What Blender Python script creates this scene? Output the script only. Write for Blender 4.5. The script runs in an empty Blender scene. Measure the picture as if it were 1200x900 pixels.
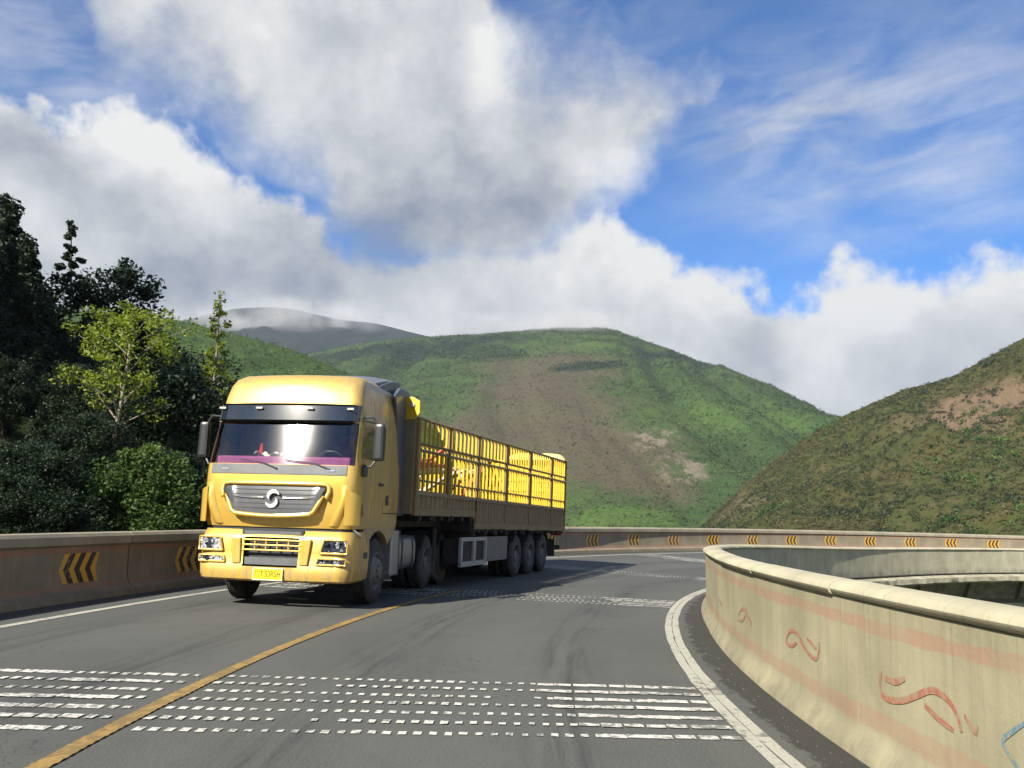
import bpy, bmesh, math, random
import numpy as np
from mathutils import Vector, Matrix, noise

random.seed(7)
rng = np.random.default_rng(7)
S = bpy.context.scene
COL = S.collection
R = math.radians

# ------------------------------------------------------------------ camera
FPX, PITCH, ROLL, CAM_H = 1034.83, .1253, .0131, 1.4267      # focal length in pixels of a 1200 px wide frame
cam_d = bpy.data.cameras.new('camera')
cam = bpy.data.objects.new('camera', cam_d)
COL.objects.link(cam)
cam_d.sensor_width = 36
cam_d.lens = 36 * FPX / 1200
cam_d.clip_start = .1
cam_d.clip_end = 20000
_f = Vector((0, math.cos(PITCH), math.sin(PITCH)))
_u = Vector((0, -math.sin(PITCH), math.cos(PITCH)))
_r = Vector((1, 0, 0))
_c, _s = math.cos(ROLL), math.sin(ROLL)
_x = _r * _c + _u * _s
_y = -_r * _s + _u * _c
cam.matrix_world = Matrix(((_x.x, _y.x, -_f.x, 0), (_x.y, _y.y, -_f.y, 0), (_x.z, _y.z, -_f.z, CAM_H), (0, 0, 0, 1)))
S.camera = cam


def ray(px, py):
    """direction of a pixel of the 1200x900 photograph, used to survey the place"""
    u, v = px - 600, py - 450
    u, v = _c * u + _s * v, -_s * u + _c * v
    d = _r * (u / FPX) + _f + _u * (-v / FPX)
    return d


# ------------------------------------------------------------------ light
SUN_AZ, SUN_EL = R(215), R(36)          # clockwise from +Y
S.render.engine = 'CYCLES'
S.view_settings.view_transform = 'Standard'
S.view_settings.look = 'None'
S.view_settings.exposure = 1.1
S.view_settings.gamma = 1
S.cycles.use_denoising = True
S.cycles.max_bounces = 5
S.cycles.diffuse_bounces = 2
S.cycles.glossy_bounces = 3
S.cycles.transmission_bounces = 4
S.cycles.transparent_max_bounces = 12
S.cycles.volume_bounces = 0
S.cycles.sample_clamp_indirect = 6
S.cycles.caustics_reflective = False
S.cycles.caustics_refractive = False

sun_d = bpy.data.lights.new('sun', 'SUN')
sun_d.energy = 5.0
sun_d.angle = R(.53)
sun_d.color = (1, .93, .80)
sun = bpy.data.objects.new('sun', sun_d)
COL.objects.link(sun)
to_sun = Vector((math.sin(SUN_AZ) * math.cos(SUN_EL), math.cos(SUN_AZ) * math.cos(SUN_EL), math.sin(SUN_EL)))
sun.rotation_euler = to_sun.to_track_quat('Z', 'Y').to_euler()
sun.location = (-40, -50, 60)

# ------------------------------------------------------------------ node helper


class NG:
    def __init__(self, tree):
        self.t = tree
        self.n = tree.nodes
        self.l = tree.links

    def new(self, typ, **kw):
        nd = self.n.new(typ)
        for k, v in kw.items():
            setattr(nd, k, v)
        return nd

    def set(self, sock, v):
        if isinstance(v, bpy.types.NodeSocket):
            self.l.new(v, sock)
        elif v is not None:
            sock.default_value = v

    def m(self, op, a, b=None, c=None, clamp=False):
        nd = self.new('ShaderNodeMath', operation=op, use_clamp=clamp)
        for i, v in enumerate((a, b, c)):
            if v is not None:
                self.set(nd.inputs[i], v)
        return nd.outputs[0]

    def vm(self, op, a, b=None):
        nd = self.new('ShaderNodeVectorMath', operation=op)
        self.set(nd.inputs[0], a)
        if b is not None:
            self.set(nd.inputs[1], b)
        return nd.outputs['Value'] if op in ('DOT_PRODUCT', 'LENGTH', 'DISTANCE') else nd.outputs[0]

    def noise(self, vec, scale=1, detail=4, rough=.55, dist=0, color=False, lac=2.0):
        nd = self.new('ShaderNodeTexNoise')
        if vec is not None:
            self.set(nd.inputs['Vector'], vec)
        nd.inputs['Scale'].default_value = scale
        nd.inputs['Detail'].default_value = detail
        nd.inputs['Roughness'].default_value = rough
        nd.inputs['Distortion'].default_value = dist
        nd.inputs['Lacunarity'].default_value = lac
        return nd.outputs['Color'] if color else nd.outputs['Fac']

    def smooth(self, v, lo, hi, a=0., b=1.):
        nd = self.new('ShaderNodeMapRange', interpolation_type='SMOOTHSTEP')
        self.set(nd.inputs['Value'], v)
        nd.inputs['From Min'].default_value = lo
        nd.inputs['From Max'].default_value = hi
        nd.inputs['To Min'].default_value = a
        nd.inputs['To Max'].default_value = b
        return nd.outputs[0]

    def mix(self, fac, a, b, blend='MIX'):
        nd = self.new('ShaderNodeMix', data_type='RGBA', blend_type=blend)
        self.set(nd.inputs[0], fac)
        for i, v in ((6, a), (7, b)):
            if isinstance(v, tuple) and len(v) == 3:
                v = (*v, 1)
            self.set(nd.inputs[i], v)
        return nd.outputs[2]

    def scale(self, vec, s):
        nd = self.new('ShaderNodeMapping')
        self.set(nd.inputs['Vector'], vec)
        nd.inputs['Scale'].default_value = s
        return nd.outputs[0]

    def sep(self, vec):
        nd = self.new('ShaderNodeSeparateXYZ')
        self.set(nd.inputs[0], vec)
        return nd.outputs

    def comb(self, x, y, z=0.):
        nd = self.new('ShaderNodeCombineXYZ')
        for i, v in enumerate((x, y, z)):
            self.set(nd.inputs[i], v)
        return nd.outputs[0]


# ------------------------------------------------------------------ world: blue sky with clouds
world = bpy.data.worlds.new('World')
S.world = world
world.cycles.sampling_method = 'MANUAL'
world.cycles.sample_map_resolution = 512
world.use_nodes = True
g = NG(world.node_tree)
g.n.clear()
sky = g.new('ShaderNodeTexSky', sky_type='NISHITA')
sky.sun_disc = False
sky.sun_elevation = SUN_EL
sky.sun_rotation = SUN_AZ
sky.altitude = 3200
sky.air_density = 1.0
sky.dust_density = .6
sky.ozone_density = 2.2


def sph(px, py):
    d = ray(px, py)
    return math.atan2(d.x, d.y), math.atan2(d.z, math.hypot(d.x, d.y))


# outlines of the clouds, surveyed in photograph pixels and kept as directions on the sky
BANK_TOP = [(-300, 90), (-120, 110), (0, 128), (60, 140), (110, 128), (150, 114), (190, 124), (222, 160), (268, 180), (312, 216), (345, 244), (372, 270), (400, 285), (470, 288), (540, 272), (620, 258), (690, 248), (722, 262), (760, 300),
            (805, 312), (845, 338), (885, 352), (925, 348), (965, 338), (1045, 312), (1110, 303), (1200, 300), (1320, 285), (1500, 300)]
HIGH_LOW = [(-300, -400), (60, -400), (70, -150), (95, -30), (115, 65), (190, 112), (245, 140), (285, 175), (330, 205), (362, 232), (390, 300), (430, 340), (520, 360), (600, 350), (660, 310), (715, 250), (755, 205), (780, 160), (830, 118), (850, 60), (870, -200), (1000, -400), (1500, -400)]
HIGH_TOP = [(-300, -300), (90, -260), (140, -200), (560, -160), (585, 5), (605, 38), (660, 45), (720, 58), (790, 84), (840, 112), (870, 150), (1000, 160), (1500, 160)]
SHADE = [(440, 285, 130, 60, -.40), (560, 262, 105, 55, -.30), (235, 330, 140, 34, -.34), (45, 195, 70, 36, -.46), (880, 425, 46, 34, -.40), (410, 130, 170, 60, -.10), (345, 305, 55, 50, -.25), (620, 215, 70, 40, -.20),
         (580, 78, 34, 40, .40), (700, 208, 50, 30, .30), (165, 155, 95, 36, .32), (670, 300, 90, 34, .30), (1060, 325, 170, 34, .26)]
tc = g.new('ShaderNodeTexCoord')
D0 = g.vm('NORMALIZE', tc.outputs['Generated'])
dx, dy, dz = g.sep(D0)
AZ = g.m('ARCTAN2', dx, dy)
EL = g.m('ARCSINE', dz)
P0 = g.comb(AZ, EL)
warp = g.vm('SUBTRACT', g.noise(D0, 7, 4, .58, color=True), (.5, .5, .5))
warp = g.vm('SCALE', warp)
warp.node.inputs['Scale'].default_value = .13
P1 = g.vm('ADD', P0, warp)
az1, el1, _ = g.sep(P1)
AZR = .80


def outline_curve(pts, azs):
    nd = g.new('ShaderNodeFloatCurve')
    mp = nd.mapping
    c = mp.curves[0]
    rows = []
    for (x, y) in pts:
        a, e = sph(x, y)
        rows.append((min(1, max(0, a / (2 * AZR) + .5)), min(1, max(0, e / 1.4))))
    rows.sort()
    while len(c.points) < len(rows):
        c.points.new(.5, .5)
    for p, (a, b) in zip(c.points, rows):
        p.location = (a, b)
        p.handle_type = 'AUTO_CLAMPED'
    mp.update()
    u = g.m('ADD', g.m('MULTIPLY', azs, .5 / AZR), .5, clamp=True)
    g.set(nd.inputs['Value'], u)
    return g.m('MULTIPLY', nd.outputs[0], 1.4)


def blobs(P, rows):
    acc = None
    for (x, y, rx, ry, w) in rows:
        a, e = sph(x, y)
        d = g.vm('MULTIPLY', g.vm('SUBTRACT', P, (a, e, 0)), (FPX / rx, FPX / ry, 0))
        q = g.m('MULTIPLY', g.m('EXPONENT', g.m('MULTIPLY', g.vm('DOT_PRODUCT', d, d), -.8)), w)
        acc = q if acc is None else g.m('ADD', acc, q)
    return acc


inside = g.smooth(g.m('ABSOLUTE', AZ), .62, .95, 1, 0)
fbm = g.m('SUBTRACT', g.noise(D0, 13, 6, .60), .5)
bank = g.m('SUBTRACT', outline_curve(BANK_TOP, az1), el1)
high = g.m('MINIMUM', g.m('SUBTRACT', outline_curve(HIGH_TOP, az1), el1), g.m('SUBTRACT', el1, outline_curve(HIGH_LOW, az1)))
# overhead and behind the camera the same broken cloud goes on
wide = g.m('SUBTRACT', g.noise(D0, 2.1, 3, .55), .56)
wide = g.m('SUBTRACT', g.m('MULTIPLY', wide, .9), g.m('MULTIPLY', g.m('MULTIPLY', inside, g.smooth(EL, .52, .8, 1, 0)), 1))
field = g.m('MAXIMUM', g.m('MAXIMUM', bank, high), wide)
dens = g.m('ADD', field, g.m('MULTIPLY', fbm, .13))
soft = g.smooth(dens, -.055, .085)
crisp = g.smooth(dens, -.014, .018)
is_bank = g.smooth(g.m('SUBTRACT', bank, high), -.02, .02)
alpha = g.m('ADD', g.m('MULTIPLY', crisp, is_bank), g.m('MULTIPLY', soft, g.m('SUBTRACT', 1, is_bank)))
# high thin streaks
streak = g.noise(g.scale(g.comb(g.m('ADD', AZ, g.m('MULTIPLY', EL, 1.4)), g.m('SUBTRACT', EL, g.m('MULTIPLY', AZ, .22))), (5, 17, 1)), 1.0, 5, .6, .4)
wisp = g.m('MULTIPLY', g.smooth(streak, .24, .80, 0, .66), g.m('ADD', blobs(P0, [(1045, 195, 170, 85, 1.0), (880, 130, 100, 50, .8), (1150, 60, 180, 80, .45), (80, 70, 110, 70, 1.0), (700, 25, 120, 40, .7)]), g.m('MULTIPLY', g.m('SUBTRACT', 1, inside), .3)))
alpha = g.m('MAXIMUM', alpha, wisp, clamp=True)
deep = g.smooth(bank, .0, .16, .22, -.06)
lite = g.m('ADD', g.m('ADD', .66, g.m('MULTIPLY', deep, is_bank)), blobs(P1, SHADE))
lite = g.m('ADD', lite, g.m('MULTIPLY', fbm, 1.25))
lite = g.m('ADD', lite, g.m('MULTIPLY', g.m('SUBTRACT', g.noise(g.vm('ADD', D0, (3, 1, 2)), 6, 4, .55), .5), .8), clamp=True)
ccol = g.mix(lite, (.27, .32, .42), (1.0, .995, .975))
bg_sky = g.new('ShaderNodeBackground')
bg_sky.inputs['Strength'].default_value = .060
g.l.new(g.mix(1.0, sky.outputs[0], (.30, .90, 1.42), 'MULTIPLY'), bg_sky.inputs[0])
bg_cl = g.new('ShaderNodeBackground')
bg_cl.inputs['Strength'].default_value = .42
g.l.new(ccol, bg_cl.inputs[0])
mx = g.new('ShaderNodeMixShader')
g.l.new(alpha, mx.inputs[0])
g.l.new(bg_sky.outputs[0], mx.inputs[1])
g.l.new(bg_cl.outputs[0], mx.inputs[2])
wo = g.new('ShaderNodeOutputWorld')
g.l.new(mx.outputs[0], wo.inputs[0])

# ------------------------------------------------------------------ materials
MATS = {}


def newmat(name):
    m = bpy.data.materials.new(name)
    m.use_nodes = True
    gg = NG(m.node_tree)
    b = m.node_tree.nodes['Principled BSDF']
    MATS[name] = m
    return m, gg, b


def plain(name, col, rough=.6, metal=0., coat=0., var=.12, nscale=6, bump=0., dirt=None, dirt_amt=.0, spec=None):
    m, q, b = newmat(name)
    t = q.new('ShaderNodeTexCoord').outputs['Object']
    n = q.noise(t, nscale, 5, .6)
    c0 = tuple(max(0, c * (1 - var)) for c in col)
    c1 = tuple(min(1, c * (1 + var)) for c in col)
    c = q.mix(q.smooth(n, .3, .7), c0, c1)
    if dirt:
        c = q.mix(q.smooth(q.noise(t, nscale * .35, 6, .65), .38, .75, 0, dirt_amt), c, dirt)
    q.set(b.inputs['Base Color'], c)
    b.inputs['Metallic'].default_value = metal
    b.inputs['Roughness'].default_value = rough
    b.inputs['Coat Weight'].default_value = coat
    b.inputs['Coat Roughness'].default_value = .06
    if spec is not None:
        b.inputs['Specular IOR Level'].default_value = spec
    if bump:
        bn = q.new('ShaderNodeBump')
        bn.inputs['Strength'].default_value = bump
        bn.inputs['Distance'].default_value = .01
        q.set(bn.inputs['Height'], q.noise(t, nscale * 6, 4, .6))
        q.set(b.inputs['Normal'], bn.outputs[0])
    return m


def uv(q):
    return q.new('ShaderNodeUVMap').outputs[0]


def bumpto(q, b, h, strength, dist):
    bn = q.new('ShaderNodeBump')
    bn.inputs['Strength'].default_value = strength
    bn.inputs['Distance'].default_value = dist
    q.set(bn.inputs['Height'], h)
    q.set(b.inputs['Normal'], bn.outputs[0])


def asphalt():
    m, q, b = newmat('asphalt')
    t = uv(q)
    s, r, _ = q.sep(t)
    fine = q.noise(t, 55, 3, .7)
    mid = q.noise(t, 2.3, 5, .6)
    big = q.noise(q.scale(t, (.12, .5, 1)), 1, 5, .6)
    col = q.mix(q.smooth(big, .3, .7), (.064, .068, .062), (.086, .089, .081))
    col = q.mix(q.smooth(mid, .35, .75, 0, .35), col, (.050, .052, .048))
    col = q.mix(q.smooth(fine, .35, .72, 0, .62), col, (.135, .135, .124))
    grit = q.noise(t, 130, 2, .6)
    col = q.mix(q.smooth(grit, .58, .72, 0, .55), col, (.20, .19, .17))
    col = q.mix(q.smooth(grit, .26, .40, .6, 0), col, (.03, .03, .03))
    patchy = q.noise(q.scale(t, (.22, .6, 1)), 1, 3, .5)
    col = q.mix(q.smooth(patchy, .56, .60, 0, .22), col, (.055, .057, .056))
    # rubbered wheel tracks, broken up along their length
    wob = q.m('MULTIPLY', q.m('SUBTRACT', q.noise(q.scale(t, (.1, .1, 1)), 1, 3), .5), .8)
    tracks = None
    for rt, w in ((44.35, .28), (42.5, .28), (46.35, .3), (48.2, .3)):
        d = q.m('DIVIDE', q.m('ADD', q.m('SUBTRACT', r, rt), wob), w)
        e = q.m('EXPONENT', q.m('MULTIPLY', q.m('MULTIPLY', d, d), -1))
        tracks = e if tracks is None else q.m('ADD', tracks, e)
    streak = q.noise(q.scale(t, (.35, 7, 1)), 1, 6, .65)
    tr = q.m('MULTIPLY', tracks, q.smooth(streak, .4, .7, .0, .8))
    col = q.mix(tr, col, (.036, .037, .036))
    crack = q.new('ShaderNodeTexVoronoi', feature='DISTANCE_TO_EDGE')
    q.set(crack.inputs['Vector'], q.vm('ADD', q.scale(t, (.30, .22, 1)), q.vm('SCALE', q.noise(t, 1.5, 4, .6, color=True))))
    crack.inputs['Scale'].default_value = 1
    ck = q.m('MULTIPLY', q.smooth(crack.outputs['Distance'], 0, .006, 1, 0), q.smooth(q.noise(t, .4, 2), .52, .6))
    col = q.mix(q.m('MULTIPLY', ck, .7), col, (.02, .02, .02))
    # damp dirt along the foot of the inner wall, ragged edge
    rag = q.m('MULTIPLY', q.m('SUBTRACT', q.noise(q.scale(t, (2.4, 5, 1)), 1, 6, .7), .5), .55)
    dirt = q.smooth(q.m('ADD', r, rag), 40.92, 40.98, .8, 0)
    col = q.mix(dirt, col, (.030, .029, .026))
    dirt2 = q.smooth(q.m('SUBTRACT', r, rag), 49.55, 49.75, 0, .7)
    col = q.mix(dirt2, col, (.032, .030, .026))
    q.set(b.inputs['Base Color'], col)
    q.set(b.inputs['Roughness'], q.smooth(fine, .2, .8, .72, .95))
    b.inputs['Specular IOR Level'].default_value = .3
    bumpto(q, b, fine, .5, .006)
    return m


def concrete(name, base, red=0., streak=.5, upper=(.70, .83), lower=(.17, .30)):
    """poured parapet concrete: u = metres along, v = height; faded red painted bands"""
    m, q, b = newmat(name)
    t = uv(q)
    u, v, _ = q.sep(t)
    n1 = q.noise(t, 1.1, 6, .6)
    c0 = tuple(c * .80 for c in base)
    c1 = tuple(min(1, c * 1.13) for c in base)
    col = q.mix(q.smooth(n1, .3, .7), c0, c1)
    vs = q.noise(q.scale(t, (9, .35, 1)), 1, 5, .65)
    col = q.mix(q.smooth(vs, .42, .75, 0, streak), col, tuple(c * .62 for c in (base[0], base[1] * 1.05, base[2])))
    col = q.mix(q.smooth(q.noise(q.scale(t, (14, .5, 1)), 1, 4, .6), .55, .8, 0, .35), col, tuple(min(1, c * 1.25) for c in base))
    if red:
        wob = q.m('MULTIPLY', q.m('SUBTRACT', q.noise(q.scale(t, (2.2, 8, 1)), 1, 5, .65), .5), .09)
        vv = q.m('ADD', v, wob)
        for lo, hi, k in ((*upper, 1.), (*lower, .8)):
            band = q.m('MULTIPLY', q.smooth(vv, lo - .012, lo + .012), q.smooth(vv, hi - .012, hi + .012, 1, 0))
            worn = q.smooth(q.noise(t, 3.1, 6, .7), .28, .62, .45, 1.)
            col = q.mix(q.m('MULTIPLY', q.m('MULTIPLY', band, worn), red * k), col, (.36, .15, .105))
    # road splash towards the foot
    grime = q.m('MULTIPLY', q.smooth(v, .0, .32, 1, 0), q.smooth(q.noise(q.scale(t, (2.5, 3, 1)), 1, 5, .65), .35, .7, .0, .7))
    col = q.mix(grime, col, (.16, .145, .11))
    q.set(b.inputs['Base Color'], col)
    b.inputs['Roughness'].default_value = .88
    b.inputs['Specular IOR Level'].default_value = .25
    hgt = q.m('ADD', q.noise(t, 30, 4, .6), q.m('MULTIPLY', q.noise(t, 5, 3, .5), .6))
    pits = q.smooth(q.noise(t, 60, 2, .5), .66, .74)
    col = q.mix(q.m('MULTIPLY', pits, .5), col, tuple(c * .45 for c in base))
    drip = q.m('MULTIPLY', q.smooth(q.noise(q.scale(t, (26, .22, 1)), 1, 3, .6), .60, .72), q.smooth(v, .1, .95, .1, .55))
    col = q.mix(drip, col, tuple(c * .50 for c in base))
    q.set(b.inputs['Base Color'], col)
    bumpto(q, b, q.m('SUBTRACT', hgt, q.m('MULTIPLY', pits, 1.5)), .28, .008)
    return m


def paint(name, col, wear=.35, under=(.085, .085, .078), sc=9.):
    m, q, b = newmat(name)
    t = uv(q)
    n = q.noise(t, sc, 6, .7)
    n2 = q.noise(t, 1.3, 4, .6)
    k = q.smooth(q.m('ADD', n, q.m('MULTIPLY', q.m('SUBTRACT', n2, .5), .6)), .60 - wear * .45, .72 - wear * .3, 0, .8)
    c = q.mix(q.smooth(q.noise(t, 30, 3), .3, .7), tuple(x * .82 for x in col), col)
    q.set(b.inputs['Base Color'], q.mix(k, c, under))
    b.inputs['Roughness'].default_value = .75
    return m


asphalt()
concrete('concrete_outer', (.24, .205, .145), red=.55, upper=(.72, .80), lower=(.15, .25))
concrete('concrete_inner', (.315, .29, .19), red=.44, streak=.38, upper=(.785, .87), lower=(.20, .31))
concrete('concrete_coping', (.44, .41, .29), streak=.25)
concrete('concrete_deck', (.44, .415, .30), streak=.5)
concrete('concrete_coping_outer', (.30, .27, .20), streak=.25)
paint('line_white', (.42, .41, .34), .14)
paint('line_white_worn', (.64, .63, .56), .34, sc=16)
paint('line_yellow', (.34, .22, .065), .46, under=(.16, .11, .04))
paint('sign_yellow', (.66, .36, .03), .22, under=(.40, .34, .24), sc=12)
paint('sign_black', (.03, .025, .025), .25, under=(.25, .19, .10), sc=12)
paint('scroll_red', (.37, .135, .085), .40, under=(.32, .26, .16), sc=16)
paint('scroll_blue', (.14, .24, .30), .26, under=(.31, .28, .17), sc=16)

GOLD, YEL = (.78, .505, .10), (.58, .385, .012)
def gold():
    m, q, b = newmat('gold_paint')
    t = q.new('ShaderNodeTexCoord').outputs['Object']
    x, y, z = q.sep(t)
    n = q.noise(t, 3, 5, .6)
    c = q.mix(q.smooth(n, .3, .7), tuple(v * .94 for v in GOLD), GOLD)
    # streaky road dust low down; over the flanks the colour also carries their shade
    st = q.noise(q.scale(t, (14, 14, 1.6)), 1, 5, .65)
    low = q.m('MULTIPLY', q.smooth(z, .35, 1.35, .85, .0), q.smooth(st, .30, .68))
    side = q.m('MULTIPLY', q.smooth(y, -1.2, -.9, 0, .75), q.smooth(st, .25, .7, .35, 1))
    d = q.m('MAXIMUM', low, side)
    d = q.m('MAXIMUM', d, q.smooth(q.noise(t, 1.6, 6, .7), .5, .8, 0, .25))
    q.set(b.inputs['Base Color'], q.mix(d, c, (.20, .16, .095)))
    q.set(b.inputs['Roughness'], q.m('ADD', .32, q.m('MULTIPLY', d, .4)))
    q.set(b.inputs['Metallic'], q.m('MULTIPLY', q.m('SUBTRACT', 1, d), .5))
    q.set(b.inputs['Coat Weight'], q.m('MULTIPLY', q.m('SUBTRACT', 1, d), .8))
    b.inputs['Coat Roughness'].default_value = .08


gold()
plain('gold_dusty', (.36, .26, .11), .55, .1, coat=.15, var=.12, nscale=4, dirt=(.30, .25, .17), dirt_amt=.6)
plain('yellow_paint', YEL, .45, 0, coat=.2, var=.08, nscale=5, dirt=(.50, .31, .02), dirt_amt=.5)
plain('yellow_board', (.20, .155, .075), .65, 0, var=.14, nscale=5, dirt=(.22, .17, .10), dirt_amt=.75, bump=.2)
plain('pale_tarp', (.78, .62, .22), .7, 0, var=.1, nscale=4, bump=.3)
plain('dark_plastic', (.035, .038, .042), .45, 0, var=.2, nscale=6)
plain('grey_plastic', (.10, .11, .12), .4, 0, var=.15, nscale=5, dirt=(.2, .18, .15), dirt_amt=.3)
plain('mirror_plastic', (.016, .019, .023), .42, 0, var=.15)
plain('slate_panel', (.085, .10, .125), .42, 0, coat=.3, var=.12, nscale=4)
plain('visor_plastic', (.012, .018, .026), .10, 0, coat=.8, var=.1)
plain('grille_grey', (.085, .088, .095), .16, .1, coat=.0, var=.08, nscale=9)
plain('emblem_metal', (.75, .76, .78), .32, .6, var=.05)
plain('chrome', (.82, .83, .84), .12, 1, var=.03)
plain('aluminium', (.42, .43, .44), .42, .8, var=.12, nscale=6, dirt=(.2, .18, .15), dirt_amt=.5)
plain('chassis', (.022, .022, .022), .7, 0, var=.25, dirt=(.09, .075, .055), dirt_amt=.5)
plain('rubber', (.030, .030, .030), .85, 0, var=.2, nscale=8, dirt=(.11, .10, .085), dirt_amt=.75, bump=.2)
plain('rim_steel', (.16, .16, .155), .6, .3, var=.15, nscale=8, dirt=(.13, .105, .075), dirt_amt=.7)
plain('purple_cloth', (.27, .055, .17), .8, 0, var=.2, nscale=9, bump=.3)
plain('white_cloth', (.78, .74, .62), .85, 0, var=.12, nscale=14, bump=.4)
plain('interior', (.04, .037, .036), .8, 0, var=.2)
plain('red_plastic', (.50, .03, .025), .4, 0, var=.1)
plain('lamp_white', (.80, .80, .82), .25, 0, coat=.5, var=.15, nscale=30)
plain('stake_rail', (.20, .12, .04), .6, 0, var=.15, nscale=6, dirt=(.2, .15, .1), dirt_amt=.5)
plain('amber', (.75, .25, .02), .25, 0, var=.05)
plain('reflector_yellow', (.85, .62, .10), .35, 0, var=.05)
plain('strap_red', (.52, .10, .055), .7, 0, var=.15, nscale=12)
plain('strap_pale', (.66, .48, .36), .7, 0, var=.15, nscale=12)
plain('off_white', (.40, .40, .38), .6, 0, var=.1, dirt=(.25, .22, .17), dirt_amt=.5)
plain('plate_yellow', (.85, .60, .02), .35, 0, var=.04)
plain('plate_ink', (.06, .05, .02), .5, 0, var=.05)
plain('bark_pale', (.22, .19, .145), .9, 0, var=.3, nscale=9, bump=.5)
plain('bark_dark', (.075, .06, .045), .95, 0, var=.3, nscale=9, bump=.5)
plain('pebble', (.16, .155, .135), .9, 0, var=.3, nscale=20)


def glassmat(name, tint, rough, spec=1.5):
    m, q, b = newmat(name)
    q.n.remove(b)
    tr = q.new('ShaderNodeBsdfTransparent')
    tr.inputs[0].default_value = (*tint, 1)
    gl = q.new('ShaderNodeBsdfGlossy')
    gl.inputs['Roughness'].default_value = rough
    fr = q.new('ShaderNodeFresnel')
    fr.inputs[0].default_value = spec
    ms = q.new('ShaderNodeMixShader')
    q.l.new(q.m('MULTIPLY', fr.outputs[0], 2.4, clamp=True), ms.inputs[0])
    q.l.new(tr.outputs[0], ms.inputs[1])
    q.l.new(gl.outputs[0], ms.inputs[2])
    q.l.new(ms.outputs[0], q.n['Material Output'].inputs[0])
    return m


glassmat('windshield_glass', (.86, .88, .90), .055, 1.5)
glassmat('side_glass', (.38, .42, .44), .03, 1.55)
glassmat('lamp_lens', (.93, .95, .97), .06, 1.5)


def leafmat(name, dark, mid, light, trans=.35):
    m, q, b = newmat(name)
    at = q.new('ShaderNodeAttribute')
    at.attribute_name = 'tint'
    f = at.outputs['Fac']
    c = q.mix(q.smooth(f, 0, .55), dark, mid)
    c = q.mix(q.smooth(f, .5, 1), c, light)
    q.set(b.inputs['Base Color'], c)
    b.inputs['Roughness'].default_value = .55
    b.inputs['Specular IOR Level'].default_value = .3
    tl = q.new('ShaderNodeBsdfTranslucent')
    q.set(tl.inputs[0], q.mix(1., c, (1.2, 1.25, .6), 'MULTIPLY'))
    ms = q.new('ShaderNodeMixShader')
    ms.inputs[0].default_value = trans
    q.l.new(b.outputs[0], ms.inputs[1])
    q.l.new(tl.outputs[0], ms.inputs[2])
    q.l.new(ms.outputs[0], q.n['Material Output'].inputs[0])
    return m


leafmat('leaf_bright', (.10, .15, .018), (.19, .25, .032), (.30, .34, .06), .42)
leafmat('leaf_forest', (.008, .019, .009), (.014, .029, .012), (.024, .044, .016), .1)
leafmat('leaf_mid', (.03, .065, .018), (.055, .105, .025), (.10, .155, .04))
leafmat('scrub_right', (.020, .032, .010), (.046, .050, .016), (.088, .075, .030), .1)
leafmat('scrub_main', (.016, .034, .012), (.034, .062, .018), (.066, .100, .026), .1)
leafmat('scrub_far', (.012, .024, .014), (.020, .036, .017), (.03, .046, .02), .1)
leafmat('scrub_brown', (.056, .046, .026), (.085, .066, .038), (.112, .086, .05), .1)

# ------------------------------------------------------------------ mesh helpers
def link(me, name, mat=None, parent=None, label=None, cat=None, group=None, kind=None):
    if mat is not None and not me.materials:
        me.materials.append(MATS[mat] if isinstance(mat, str) else mat)
    o = bpy.data.objects.new(name, me)
    COL.objects.link(o)
    if parent is not None:
        o.parent = parent
    tag(o, label, cat, group, kind)
    return o


def tag(o, label=None, cat=None, group=None, kind=None):
    for k, v in (('label', label), ('category', cat), ('group', group), ('kind', kind)):
        if v:
            o[k] = v
    return o


def empty(name, loc=(0, 0, 0), label=None, cat=None, group=None):
    o = bpy.data.objects.new(name, None)
    COL.objects.link(o)
    o.location = loc
    o.empty_display_size = .2
    return tag(o, label, cat, group)


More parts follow.
